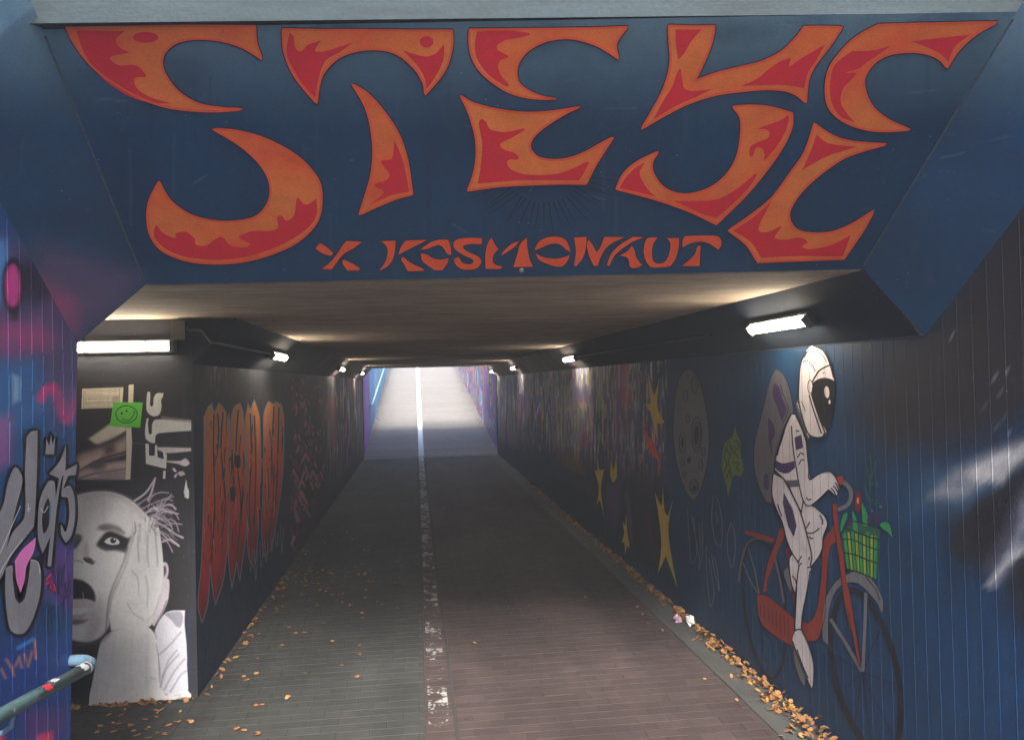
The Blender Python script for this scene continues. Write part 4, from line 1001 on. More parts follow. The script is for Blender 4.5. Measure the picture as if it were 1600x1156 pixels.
stars = [('470,60* 490,150 500,168* 522,85* 512,180 515,230 545,290* 522,297* 510,290* 515,390* 495,300 480,240* 455,205* 480,205*', (1022, 630), 'yellow five pointed star high up beside the moon'),
 ('500,600* 530,665 537,580* 545,690 560,712* 582,640* 562,750 570,860 602,1035* 550,890* 515,970* 530,850 522,740', (1038, 835), 'largest yellow star, low on the wall below the moon'),
 ('238,430* 250,500 272,500* 258,570 260,630 272,722* 252,640 238,668* 247,580 228,505* 242,505*', (936, 760), 'thin yellow star painted on the dark part of the right wall'),
 ('355,735* 366,752 371,695* 376,780 388,855* 375,848 367,890* 362,830 350,832* 362,790', (977, 835), 'smallest yellow star near the floor, left of the largest star'),
 ('302,455* 314,505 325,450* 330,530 312,562* 300,530', (958, 740), 'small yellow claw shaped star tip between two purple shapes')]
for t, c, lb in stars:
    s_ = thing('star_mural', center(WRt, *c), lb, 'mural', 'yellow painted stars on the right wall'); Piece(s_, WRt).fill('star', [S(MV, t, n=3)], m_star, 2)
bo = thing('bolt_mural', center(WRt, 1020, 700), 'thin red zigzag bolt painted under the upper yellow star', 'mural')
Piece(bo, WRt).fill('bolt_shape', [S(MV, '440,275* 470,350 490,370 510,420 537,527* 508,450 490,440* 470,400 452,340', n=3)], paint_mat('mural_bolt_red', (190, 56, 38), .65, .2), 2)
fm = thing('flag_mural', center(WRt, 1142, 720), 'small lime green flag with dark scrawl painted between moon and astronaut', 'mural'); fp_ = Piece(fm, WRt)
m_flag = paint_mat('mural_flag_green', (92, 112, 34), .65, .25, ribs=True)
fp_.fill('flag_cloth', [S(MV, '863,300* 872,345 886,370 888,430 902,500 888,532* 858,528 845,565 832,632* 820,560 805,510 805,430 820,380 852,350')], m_flag, 1)
fp_.line('scrawl', [S(MV, '830,390 815,440 825,480 812,520', False), S(MV, '835,370 845,420 832,470 845,500', False), S(MV, '855,380 870,370 880,400 862,420 878,450', False), S(MV, '820,400 842,440', False), S(MV, '850,470 880,470 868,500 885,505', False), S(MV, '826,540 838,500 846,540', False), S(MV, '858,430 850,400 868,395', False)], 1.3, m_mark, 2)
m_pale = paint_mat('mural_pale_outline', (100, 104, 118), .65, .2, ribs=True)
sk = thing('graffiti_lettering', center(WRt, 1115, 860), 'faint thin grey outlined letters between the largest star and the bicycle', 'lettering'); sp_ = Piece(sk, WRt)
for t in (['648,680 655,800 665,925 690,880 675,720', '700,740 705,850 700,955 715,880 712,740', '665,700 685,810 700,900'], ['765,620 758,720 775,830 800,845 805,760 790,650 775,625', '775,690 785,740'],
          ['845,740 828,800 832,890 850,945 862,880 862,800 848,745'], ['733,850 735,980 752,1118 768,1060 745,900', '755,880 770,960 792,1052 780,940 765,890']):
    sp_.line('letter', [S(MV, q, False) for q in t], 1.25, m_pale, 1)

# ---------------------------------------------------------------- left wall: flame piece and pink strokes
LV = View(300, 560, 2.69)
m_burn = paint_mat('burner_gradient', None, .6, .25, ribs=True, stops=[(0, lin((22, 14, 30))), (.16, lin((56, 14, 30))), (.34, lin((150, 22, 24), 1.8)), (.50, lin((222, 56, 24), 1.9)), (.68, lin((212, 92, 34), 1.8)), (.88, lin((190, 128, 54), 1.6))])
m_silv = paint_mat('silver_outline', (112, 114, 126), .5, .2)
bu = thing('graffiti_lettering', center(WLt, 380, 790), 'tall orange to dark red flame like piece with grey outlines on the left wall', 'lettering'); bp = Piece(bu, WLt)
pick = ['50,245* 68,205 84,188* 92,232* 114,186* 135,212 152,250 158,320* 155,600 152,800 148,802* 132,930 98,1036* 84,950 75,862* 68,1020 42,1112* 25,1030 40,850 50,500',
        '165,240* 180,200 202,188* 215,230 222,300* 232,620 226,760* 200,938* 188,852* 168,972* 150,800 158,560 160,330',
        '224,250* 236,190* 245,218* 262,174* 275,210 285,248* 290,420 285,640 270,830 262,882* 240,840 232,760* 235,560 228,360',
        '300,245* 308,210 322,180* 345,192 352,182* 376,192* 386,250 382,480 352,700 330,800 312,822* 300,832* 292,700 300,500']
for t in pick:
    P_ = S(LV, t); r_ = bp.fill('letter', [P_], m_burn, 1); bp.line('outline', [P_], 1.5, m_silv, 2, parent=r_, closed=True)
    x0 = min(p[0] for p in P_); x1 = max(p[0] for p in P_)
m_smear = paint_mat('burner_dark', (44, 20, 30), .6, .3, ribs=True)  # dark maroon for the inner strokes of the flame piece
bp.line('inner_line', [S(LV, '92,235 90,400 96,640 78,850', False), S(LV, '130,225 122,380 140,600 120,800', False), S(LV, '195,215 185,400 205,600 190,840', False), S(LV, '245,230 250,420 240,600 250,760', False), S(LV, '345,200 335,420 345,560 320,780', False), S(LV, '108,230 112,330 104,420', False), S(LV, '262,240 268,430 262,700', False), S(LV, '365,205 360,420 350,640', False)], (2.6, 1.4), m_smear, 3)
bp.line('inner_line', [S(LV, '60,260 66,420 60,700', False), S(LV, '118,260 116,360', False), S(LV, '178,230 172,420', False), S(LV, '255,235 258,380', False), S(LV, '318,215 312,420', False)], (1.6, .6), m_silv, 3)
rq = random.Random(8); dk, lt = [], []
for _ in range(90):
    x = rq.uniform(50, 380); yb = 900-(x-40)*.75; y = rq.uniform(210, yb-60); l_ = rq.uniform(30, 150)
    (dk if rq.random() < .65 else lt).append(S(LV, f'{x:.0f},{y:.0f} {x+rq.uniform(-7,7):.0f},{y+l_/2:.0f} {x+rq.uniform(-9,9):.0f},{min(y+l_,yb):.0f}', False))
bp.line('inner_line', dk, (1.8, .5), m_smear, 3); bp.line('inner_line', lt, (1.2, .4), paint_mat('burner_orange_light', (200, 120, 60), .6, .2), 3)
bp.line('inner_line', [S(LV, f'{x},{y} {x+6},{y+rq.uniform(60,140):.0f} {x+14},{y+10}', False) for x, y in ((240,790),(262,800),(285,770),(305,760),(330,740),(350,720),(372,700))], 1.0, m_silv, 3)
m_hole = paint_mat('burner_black', (14, 12, 18), .6, .1)
bp.fill('spot', [S(LV, '180,415 200,405 204,450 190,462 178,440'), S(LV, '160,545 178,540 180,590 165,600'), S(LV, '303,370 310,385 306,400')], m_hole, 3)
m_pinks = paint_mat('pink_stroke_paint', (190, 130, 152), .65, .3, ribs=True); m_pinkd = paint_mat('dark_rose_paint', (126, 74, 104), .65, .3, ribs=True)
hb = thing('graffiti_pattern', center(WLt, 480, 700), 'dusty pink criss cross strokes painted on the left wall right of the flame piece', 'lettering'); hp = Piece(hb, WLt)
rs = random.Random(5); A1, A2 = [], []
for i in range(210):
    u = rs.random(); x = 420+u*135; ytop = 88; ybot = 830-u*330; y = ytop+rs.random()*(ybot-ytop)
    ln = (30 if y < 380 else 48)*(1-.45*u)*rs.uniform(.6, 1.2); d = 1 if rs.random() < (.75 if y > 380 else .5) else -1
    a = math.radians(rs.uniform(12, 26))*d
    p = [(300+(x-math.sin(a)*ln/2)/2.69, 560+(y-math.cos(a)*ln/2)/2.69), (300+(x+math.sin(a)*ln/2)/2.69, 560+(y+math.cos(a)*ln/2)/2.69)]
    (A1 if rs.random() < .6 else A2).append((p, (6 if y > 380 else 3.4)*(1-.5*u)/1.5))
for A__, mt in ((A1, m_pinkd), (A2, m_pinks)):
    polys = []
    for p, wd in A__: polys += ribbon(p, wd)
    hp.fill('stroke', polys, mt, 1 if mt is m_pinkd else 2)

# ---------------------------------------------------------------- near left wall: silver piece
WV = View(0, 640, 3.121)
m_sil = paint_mat('silver_spray', (142, 142, 150), .35, .25, k=1.25); m_blk = paint_mat('black_spray', (14, 13, 20), .5, .1); m_pinkp = paint_mat('pink_spray', (214, 110, 170), .5, .1); m_teal = paint_mat('teal_spray', (40, 100, 130), .5, .1); m_hi = paint_mat('white_spray', (205, 205, 212), .5, .1)
ks = thing('graffiti_lettering', center(WW, 60, 800), 'silver letters with thick black outlines and a crown on the near left wall', 'lettering'); kp = Piece(ks, WW)
sil = [S(WV, '75,280 110,340 80,470 30,680 -20,900* -70,1000* -70,600* 10,480 40,350'), S(WV, '130,135* 150,108 183,102* 180,300 172,480 165,570* 110,640 50,720 0,830 -60,900* -60,800 20,700 60,600 120,520 122,300'),
       S(WV, '28,770* 60,760 62,820 75,920 95,945* 120,920 140,820 150,730* 185,740 200,790 195,900 160,1020 120,1085 80,1092 50,1070 35,1000 25,880'),
       S(WV, '235,350 265,352 270,450 250,600 208,700* 185,620 192,450'), S(WV, '322,170* 318,300 300,335 275,500 250,762* 232,760 260,500 288,335* 240,312* 292,250'),
       S(WV, '376,265* 370,318* 332,322* 308,385* 340,370 362,420 366,520 350,610 322,648* 300,610 298,560 320,595 338,520 330,430 300,420 312,300*'),
       S(WV, '222,217* 226,140* 240,178* 249,118* 256,172* 269,130* 264,217*')]
kp.line('outline', sil, [9][0], m_blk, 1, closed=True)
kp.fill('outline', [S(WV, '20,770 60,790 100,960 170,730 215,700 205,760 90,930', n=3)], m_blk, 0)
for i, P_ in enumerate(sil): kp.fill('crown' if i == 6 else 'letter', [P_], m_sil, 2)
kp.fill('letter_hole', [S(WV, '236,432 245,500 235,570 213,602 205,540 215,470')], m_blk, 3)
kp.fill('letter_hole', [S(WV, '243,440 247,500 238,560')], m_teal, 4)
kp.fill('pink_fill', [S(WV, '72,735* 110,680 175,622* 165,690 130,760 120,830 100,892* 80,830')], m_pinkp, 3)
kp.line('highlight', [S(WV, '0,700 60,560 100,470', False), S(WV, '110,630 30,740 -20,840', False), S(WV, '150,730 185,745 195,800', False), S(WV, '130,485 150,480', False), S(WV, '138,458 140,498', False), S(WV, '198,480 215,500 235,470', False)], .9, m_hi, 4)
m_redp = paint_mat('red_spray', (196, 40, 74), .5, .1)
kp.line('tag_scribble', [S(WV, '225,830 250,800 245,860 265,885', False), S(WV, '222,850 255,835', False), S(WV, '250,870 270,880 262,850', False)], 2.0, m_redp, 3)
kp.line('tag_scribble', [S(WV, '240,870 262,780 275,880', False), S(WV, '285,760 290,900 282,820 310,770', False), S(WV, '320,740 300,860 345,830 300,960', False), S(WV, '330,860 345,890 325,920 318,850', False), S(WV, '210,980 240,940 235,1000 262,950 265,1015', False), S(WV, '215,1000 218,1050', False), S(WV, '250,960 255,1090', False), S(WV, '285,960 290,1090', False), S(WV, '310,900 312,1060', False), S(WV, '235,1010 238,1100', False)], 1.1, m_blk, 3)

# ---------------------------------------------------------------- poster (its own dense sheet of printed colour)
PV = View(100, 560, 5.505); QV = View(100, 750, 3.124)
us = np.arange(96, 299.6, .62); vs = np.arange(598, 1112, .72)
def pf(U, V): 
    r = AX
    return np.array([WP.at(u, v, 0) for u, v in zip(U, V)])
U_, V_ = np.meshgrid(us, vs, indexing='ij'); cpx = np.stack([U_.ravel(), V_.ravel()], 1)
d_ = np.stack([(cpx[:, 0]-800)/F, (578-cpx[:, 1])/F, np.ones(len(cpx))], 1)
wr_ = np.stack([d_@np.array(a) for a in AX], 1)
P = EYE+wr_*((YP-.003-EYE[1])/wr_[:, 1])[:, None]
C = np.tile(larr((34, 31, 35)), (len(cpx), 1)); y_ = cpx[:, 1]
pal_k = 1.75
def sp(v, t, c, s=.8, a=1.0, spl=True): spray(C, cpx, S(v, t) if spl else T(v, t), c, s, a, k=pal_k)
def ls(v, t, wd, c, s=.6, a=1.0): line_spray(C, cpx, S(v, t, False), wd, c, s, a, k=pal_k)
BEI = (205, 180, 165)
# diagonal streaks
sp(PV, '215,690* 300,740 420,690 530,620* 540,560 430,540*', BEI, 3); sp(PV, '180,790 330,720 520,650 520,690 300,790', (44, 38, 40), 5)
sp(PV, '130,840 240,800 420,740 540,670* 540,790 420,840 280,870 130,930', (150, 130, 125), 7); sp(PV, '350,750 420,740 440,800 360,830', (60, 52, 54), 8)
sp(PV, '130,890 300,840 300,860 130,960', (175, 155, 150), 4); ls(PV, '140,960 300,870 540,800', 2.2, (30, 26, 30), .8)
sp(PV, '130,970 400,900 540,880* 540,1035* 300,1035 130,1035', (165, 145, 145), 5); sp(PV, '240,900 340,890 350,940 260,960', (80, 70, 74), 7)
ls(PV, '130,1030 260,990 420,965 540,945', 2.0, (70, 50, 72), 1.2); sp(PV, '300,975 540,955 540,1035 330,1040', (120, 104, 110), 7, .7)
sp(PV, '130,1045* 1100,1045* 1100,1150* 130,1150*', (34, 31, 35), 1.2)
# boxed small print
sp(PV, '158,262* 510,248* 500,420* 150,432*', BEI, .6, 1, False)
for t in ('168,275 168,420', '168,420 500,405', '180,280 182,400', '478,262 478,380', '172,275 500,262'): line_spray(C, cpx, T(PV, t.replace('*', '')), .7, (60, 48, 48), .4, .9, pal_k)
for t in ('190,288 470,280', '188,312 330,308', '190,332 400,324', '190,350 450,340', '190,380 470,370', '190,396 440,388'): line_spray(C, cpx, T(PV, t), 1.0, (96, 76, 72), .5, .75, pal_k)
spray(C, cpx, T(PV, '415,320 475,318 475,365 415,368'), (140, 118, 108), 1.5, .7, pal_k)
# bar
spray(C, cpx, T(PV, '557,228 600,222 594,380 552,380'), BEI, .5, 1, pal_k); spray(C, cpx, T(PV, '535,590 578,590 585,725 570,1040 530,1040 537,800'), BEI, .5, 1, pal_k)
# rotated letters
for t in ('718,288* 740,288* 742,330 738,400* 752,415* 768,400 772,340 800,300 855,298* 850,330* 835,360 838,420 820,480 775,497 735,480 710,440 710,360',
          '710,517* 728,515* 722,560 728,640* 742,655 755,640 760,560 790,525 1100,530* 1100,620* 830,640 790,660 782,728* 745,722 705,690 697,620'):
    sp(PV, t, (215, 192, 180), .6)
spray(C, cpx, T(PV, '700,730 730,735 730,835 780,835 785,745 800,745 805,850 860,865 850,790 830,770 850,770 885,830 878,948 705,905'), (215, 192, 180), .5, 1, pal_k)
spray(C, cpx, T(PV, '855,965 875,965 872,1032 850,1032'), (215, 192, 180), .5, 1, pal_k)
sp(PV, '800,765 1095,770* 1095,795* 960,808 860,808', (200, 175, 172), 1.4); sp(PV, '840,500 1100,535 1100,545 850,520', (120, 104, 100), 3)
sp(PV, '880,880* 1000,880 1045,860 1080,900 1040,925 980,905 890,890', (195, 178, 178), 1.4)
sp(PV, '930,945* 950,940* 970,970* 950,975*', (190, 175, 175), .6); sp(PV, '990,975 1020,970 1040,995 1000,1010 980,990 960,1025 945,1010', (175, 160, 165), 1.2)
spray(C, cpx, T(PV, '575,722 715,736 715,738 575,726'), (110, 96, 96), .6, .7, pal_k)
sp(PV, '1050,1040* 1070,1156* 1062,1190* 1030,1156*', (195, 185, 190), .8); sp(PV, '1040,1160 1070,1120 1072,1200 1040,1190', (200, 190, 195), 1)
# pale shaven head, generic face
SKIN = (196, 184, 190)
sp(QV, '-20,110 60,75 160,55 250,62 330,100 385,150 412,185 420,300 330,420 300,560 230,640 215,720 170,770 110,790 40,780* -30,780*', SKIN, 1.4)
sp(QV, '60,75 160,55 250,62 330,100 385,150 412,190 380,190 300,110 200,80 100,95', (160, 150, 156), 6, .6)
sp(QV, '330,250 400,200 410,260 330,330 260,520 245,600 215,720 205,650 240,520 290,400', (150, 142, 150), 5, .55)
ls(QV, '205,745 212,640 225,560 255,480 290,400 310,330', 2.6, (70, 66, 72), 1.6, .8)
# brow, eye
sp(QV, '160,240 200,228 260,240 290,262 270,262 210,246', (120, 108, 114), 4, .8); sp(QV, '158,312 178,280 215,248 270,262 310,280 328,275* 300,356* 255,345 200,345 170,330', (32, 28, 32), 3)
sp(QV, '198,300 222,280 250,282 270,298 265,312 225,314', (190, 184, 188), 1); spray(C, cpx, [(QV.x0+a/3.124, QV.y0+b/3.124) for a, b in ellipse(240, 294, 15, 14)], (30, 28, 32), .8, 1, pal_k); spray(C, cpx, [(QV.x0+a/3.124, QV.y0+b/3.124) for a, b in ellipse(246, 288, 5, 4)], (200, 200, 205), .5, 1, pal_k)
sp(QV, '20,262 60,258 85,270 88,290 60,330 30,340', (38, 34, 38), 3, .9); sp(QV, '90,280 110,330 105,380 88,360', (160, 150, 156), 6, .5)
# nose
sp(QV, '92,382 110,374 132,380 148,398 140,412 118,404 104,398', (40, 34, 38), 1.6); ls(QV, '50,395 75,392 92,402', 1.6, (90, 82, 88), 1.2, .8); ls(QV, '138,410 150,404 152,392', 1.2, (90, 80, 86), .8, .8)
# open mouth
sp(QV, '20,480 60,478 100,490 135,520 155,560 150,600 120,640 80,690 40,700* 0,700*', (150, 138, 145), 3, .9)
sp(QV, '20,490 70,484 110,500 140,530 154,570 148,596 110,580 60,582 20,584', (24, 20, 24), 2); sp(QV, '20,588 80,580 130,585 146,600 110,622 30,626', (172, 160, 166), 2)
sp(QV, '20,628 100,622 140,618 120,645 70,655 20,655', (205, 196, 202), 1.5); sp(QV, '30,682 90,680 120,676 90,700 40,704', (84, 74, 80), 3, .9); ls(QV, '92,550 95,575', 1.0, (150, 145, 150), .6)
# hair
for i, t in enumerate(('345,100 400,60 440,0', '360,120 420,80 470,60 510,62', '380,140 440,110 500,90 530,100', '400,160 450,130 520,120 545,140', '420,175 470,160 530,150 560,190', '440,190 490,190 540,200 560,250', '455,210 500,230 540,260 580,280',
      '470,250 500,280 540,310', '480,280 510,310 530,350', '410,100 430,50 445,-10', '450,150 480,120 525,70', '460,170 510,200 530,240', '480,300 520,290 560,320', '440,140 500,140 550,165', '475,230 520,210 575,215')):
    ls(QV, t, [2.6, 2.0, 1.5][i % 3], [(176, 168, 176), (140, 132, 142), (160, 140, 160)][i % 3], .9, .9)
for i, t in enumerate(('370,130 430,95 480,75', '410,165 470,140 540,130', '450,200 500,205 550,230', '470,240 520,250 560,270')): ls(QV, t, .8, (50, 46, 54), .7, .9)
# ear, neck
sp(QV, '482,405 500,402 510,430 505,470 488,490', (170, 160, 168), 1.2); sp(QV, '484,420 496,420 500,445 488,470', (60, 54, 60), 1.5)
sp(QV, '460,490 505,480 514,500 508,580 480,650 440,715* 430,700*', (176, 168, 176), 1.2); ls(QV, '440,715 480,640 500,590', 1.8, (60, 56, 62), 1.2, .8)
# hand laid along the cheek
HND = (206, 196, 204)
sp(QV, '345,255 360,225 375,230 372,205 395,185 420,178 445,190 465,240 478,330 486,430 482,500 460,580 440,640 420,712 330,720 230,735* 222,650 235,570 265,500 300,420 320,330', HND, 1.2)
for t in ('362,270 360,330 365,390', '400,250 405,330 400,400', '440,230 452,320 458,400', '372,215 375,240 370,300'): ls(QV, t, 1.4, (150, 142, 152), 1.6, .7)
ls(QV, '345,255 325,330 300,420 265,500 235,570 222,650', 2.0, (120, 112, 120), 1.6, .7); ls(QV, '400,690 440,650 470,560', 1.6, (150, 142, 150), 2, .7)
# sleeve
sp(QV, '230,738* 330,715 400,712 440,745 455,790 462,900 470,1000 520,1060 620,1040* 620,1156* 100,1156* 135,1000 165,850 185,780', (214, 208, 218), 1.0)
sp(QV, '445,730 500,645 590,635* 588,700 598,800* 605,1000 600,1060 480,1030 465,900 455,800', (176, 176, 188), 1.0); sp(QV, '495,650 570,640 580,690 560,720 520,680', (110, 106, 118), 2, .8)
for t in ('470,1010 500,920 560,850', '490,1020 540,930 590,870', '465,850 520,800 570,740', '480,960 510,880 550,830', '520,1030 570,950 598,930'): ls(QV, t, 1.8, (100, 100, 112), 1.6, .8)
for t in ('450,800 466,900 474,1000', '420,960 445,970', '440,730 452,770'): ls(QV, t, 1.4, (110, 108, 118), 1.2, .7)
sp(QV, '500,1050 560,1030 612,1025* 612,1085* 500,1090', (222, 216, 222), .8); ls(QV, '540,1050 570,1045 560,1065 590,1060 600,1040', .8, (110, 104, 112), .5, .8)
# deeper shading of the face, fingers and cloth folds
sp(QV, '-20,120 30,90 60,200 70,260 20,300 -20,300', (150, 138, 144), 9, .5); sp(QV, '165,225 210,210 270,228 300,262 240,238 190,244', (70, 62, 68), 3, .75)
sp(QV, '150,355 230,360 300,370 280,440 250,500 200,520 170,430', (214, 204, 210), 14, .5); sp(QV, '120,640 150,600 175,560 200,600 195,700 150,770 90,790 110,740', (140, 130, 136), 9, .55)
sp(QV, '40,780 110,788 170,770 215,722 225,750 160,800 60,810', (60, 56, 62), 5, .7); sp(QV, '100,330 110,300 120,340 118,378 104,380', (140, 128, 134), 5, .6)
for t in ('372,212 366,250 362,330 366,400', '420,180 412,250 408,330 412,420', '448,195 446,260 452,340 458,420', '330,440 360,480 365,560', '400,470 410,540 405,620', '310,600 340,650 390,680'): ls(QV, t, 1.2, (118, 108, 118), 1.8, .65)
for t in ('345,205 350,250 344,262', '395,186 398,200', '420,178 424,196'): ls(QV, t, 1.6, (60, 54, 60), 1.2, .7)
for t in ('250,760 240,850 220,960 200,1050', '330,740 330,860 320,980', '400,750 410,880 415,1000', '180,980 260,1010 360,1000 450,960', '200,880 280,900 380,880'): ls(QV, t, 2.2, (176, 170, 182), 4, .5)
rh = random.Random(4)
for _ in range(70):
    a0 = rh.uniform(-1.3, .75); r0 = rh.uniform(0, 40); x0_ = 400+r0+20*math.cos(a0); y0_ = 150+rh.uniform(-60, 110); l_ = rh.uniform(40, 120)
    ls(QV, f'{x0_:.0f},{y0_:.0f} {x0_+l_*.5*math.cos(a0)+rh.uniform(-12,12):.0f},{y0_+l_*.5*math.sin(a0)+rh.uniform(-12,12):.0f} {min(590,x0_+l_*math.cos(a0)):.0f},{y0_+l_*math.sin(a0)+rh.uniform(0,25):.0f}', rh.uniform(.5, 1.1), rh.choice([(190, 182, 190), (120, 112, 122), (60, 56, 64), (165, 140, 165)]), .6, .8)
C *= (.90+.16*vnoise(cpx[:, 0]*.6, cpx[:, 1]*.6, 51))[:, None]
# paper torn away low down, rust
sp(QV, '280,1080 400,1070 410,1100 300,1110', (190, 150, 120), 5, .6)
sp(QV, '600,650* 604,700 598,760 606,830 600,900 608,1000 606,1030 640,1030* 640,600*', (30, 36, 46), .7)
keep = np.ones(len(cpx), bool)
mp_ = paint_mat('printed_poster_paper', attr=True, rough=.62, var=.1)
n_u, n_v = len(us), len(vs); i_ = (np.arange(n_u-1)[:, None]*n_v+np.arange(n_v-1)[None, :]).ravel(); Q = np.stack([i_, i_+1, i_+n_v+1, i_+n_v], 1)
ctr = cpx[Q].mean(1)
edge_b = 1110-(ctr[:, 0]-140)*.055+4*(vnoise(ctr[:, 0]*.11, ctr[:, 0]*0, 5)-.5)+3*(vnoise(ctr[:, 0]*.5, ctr[:, 0]*0, 6)-.5)
leftcut = (ctr[:, 1] > 1035) & (ctr[:, 0] < 139+(1100-ctr[:, 1])*.06)
Q = Q[(ctr[:, 1] < edge_b) & ~leftcut & ((ctr[:, 0] < 299))]
pt = thing('poster', center(WP, 200, 860), 'black and white pasted poster of a shouting pale face with a hand on its cheek', 'poster')
o = np_mesh('paper_sheet', P, Q, mp_, np.clip(C, .004, .85)); o.parent = pt; o.matrix_parent_inverse = Matrix.Translation(-Vector(pt.location))
# green sticker
gs = thing('sticker', center(WP, 197, 648), 'bright green square sticker with a smiling face on the dark poster', 'sticker'); gp = Piece(gs, WP)
m_gst = paint_mat('green_sticker_paper', (98, 200, 60), .5, .06, k=1.25); m_gink = paint_mat('sticker_ink', (30, 74, 30), .5, .05)
gp.fill('sticker_sheet', [T(PV, '424,375 678,378 655,595 395,580')], m_gst, 2)
fc = [(PV.x0+a/PV.k, PV.y0+b/PV.k) for a, b in ellipse(537, 480, 92, 74, 36)]
gp.line('face_ring', [fc], 1.5, m_gink, 3, closed=True)
gp.fill('eye', [[(PV.x0+a/PV.k, PV.y0+b/PV.k) for a, b in ellipse(*e)] for e in ((497, 472, 9, 11), (538, 450, 9, 10))], m_gink, 3)
gp.line('smile', [S(PV, '498,520 540,535 580,515 605,470', False), S(PV, '590,458 606,455 608,470', False)], 1.2, m_gink, 3)
# ============================================================ LAMPS
def emis_mat(name, c, s):
    m, N, L, b = new_mat(name); b.inputs['Base Color'].default_value = (.8, .8, .78, 1)
    b.inputs['Emission Color'].default_value = c; b.inputs['Emission Strength'].default_value = s; return m
m_glow = emis_mat('lit_diffuser', (1, .85, .64, 1), LAMP); m_house = plain_mat('lamp_housing', (.045, .045, .05, 1), .5, 0, .3)
m_cap = plain_mat('lamp_end_cap', (.12, .12, .12, 1), .5, 0, .3)
def make_lamp(L_, w_=.060, d=.034):
    """long axis x, stands off along +z; w across"""
    r = empty('tunnel_lamp')
    MB().box(-L_/2-.035, L_/2+.035, -w_/2-.012, w_/2+.012, .0, .028).build('housing', m_house, r)
    mb = MB(); n = 8
    prof = [(-w_/2, .0285), (w_/2, .0285)]+[(w_/2*math.cos(a)*1.0, .0285+d*math.sin(a)**.8) for a in [math.pi*(i+.6)/(n+1.2) for i in range(n)]]
    m_ = len(prof)
    vs = [(x, p[0], p[1]) for x in (-L_/2, L_/2) for p in prof]
    mb.add(vs, [tuple(range(m_))[::-1], tuple(range(m_, 2*m_))]+[(i, (i+1) % m_, m_+(i+1) % m_, m_+i) for i in range(m_)])
    mb.build('diffuser', m_glow, r)
    for s in (-1, 1): MB().box(min(s*L_/2, s*(L_/2+.03)), max(s*L_/2, s*(L_/2+.03)), -w_/2-.004, w_/2+.004, .0283, .0285+d*1.0).build('end_cap', m_cap, r)
    for x in (-L_*.28, L_*.28): MB().box(x-.006, x+.006, -w_/2-.006, w_/2+.006, .0283, .0285+d*.55).build('clip', m_cap, r)
    return r
def copy_tree(o, parent=None):
    c = o.copy(); COL.objects.link(c)
    if parent: c.parent = parent
    for ch in list(o.children): copy_tree(ch, c)
    return c
nR = np.array([-(ZC-ZH), 0, -(XR-XRt)]); nR /= np.linalg.norm(nR); pR = np.array([(XR+XRt)/2, 0, (ZH+ZC)/2])
nL = np.array([(ZC-ZH), 0, -(XLt-XL)]); nL /= np.linalg.norm(nL); pL = np.array([(XL+XLt)/2, 0, (ZH+ZC)/2])
def place(o, loc, xax, zax):
    x = Vector(xax).normalized(); z = Vector(zax).normalized(); y = z.cross(x).normalized()
    M = Matrix((x, y, z)).transposed().to_4x4(); M.translation = Vector(loc); o.matrix_world = M; return o
lampA = make_lamp(.70)
lamps = []
specs = [('R', 1207, 498, 'warm strip lamp on the right haunch above the astronaut mural, largest on that side'), ('R', 888, 558, 'second lamp along the right haunch, above the yellow stars'),
         ('R', 801, 573, 'small lamp third along the right haunch towards the daylight'), ('R', 767, 578, 'last small lamp on the right haunch beside the bright exit'),
         ('L', 436, 556, 'lamp on the left haunch above the orange flame piece'), ('L', 533, 577, 'second small lamp along the left haunch'), ('L', 565, 583, 'last small lamp on the left haunch beside the bright exit')]
for i, (sd_, x, y, lb) in enumerate(specs):
    o = lampA if i == 0 else copy_tree(lampA)
    n_, p_ = (nR, pR) if sd_ == 'R' else (nL, pL)
    q = hit(x, y, n_, p_+n_*.03); q[0] = p_[0]; q[2] = p_[2]
    place(o, q, (0, 1, 0), n_); tag(o, lb, 'lamp', 'tunnel lamps'); lamps.append(o)
o = copy_tree(lampA); q = hit(181, 541, (0, -1, 0), (0, YP-.03, 0)); q[1] = YP-.001
place(o, q, (1, 0, 0), (0, -1, -.12)); tag(o, 'long bright strip lamp above the black and white poster', 'lamp', 'tunnel lamps')
LZ = q[2]
# junction box and conduit beside the poster lamp
jb = hit(283, 517, (0, -1, 0), (0, YP, 0)); jbx = thing('junction_box', (jb[0], YP, jb[2]), 'small dark junction box right of the lamp above the poster', 'junction box')
o = MB().box(-.04, .04, -.07, -.002, -.06, .06).build('box_body', m_house, jbx); MB().box(-.045, .045, -.078, -.071, -.066, .066).build('box_lid', m_cap, jbx)
MB().tube([(0, -.072, .09), (0, -.085, .09)], .008, 8).build('screw', m_steel, jbx)
def mid_hL(y): return np.array([pL[0], y, pL[2]])+nL*.015
cd = MB().tube([(jb[0]+.06, YP-.02, jb[2]+.02), (-1.60, YP-.02, jb[2]+.015), (-1.45, YP-.02, jb[2]+.0), (pL[0]-.02, YP-.02, pL[2]-.01), mid_hL(YP+.08), mid_hL(6.6), mid_hL(7.6)], .009, 8).build('conduit', plain_mat('conduit_grey', (.16, .16, .17, 1), .5))
tag(cd, 'thin grey cable conduit running from the poster lamp round the corner', 'conduit')
c2 = MB().tube([np.array([pR[0], y, pR[2]])+nR*.012 for y in (5.5, 7, 9, 10.6)], .008, 8).build('conduit', plain_mat('conduit_grey_dark', (.06, .06, .07, 1), .5)); tag(c2, 'thin dark conduit between the first two lamps on the right haunch', 'conduit')

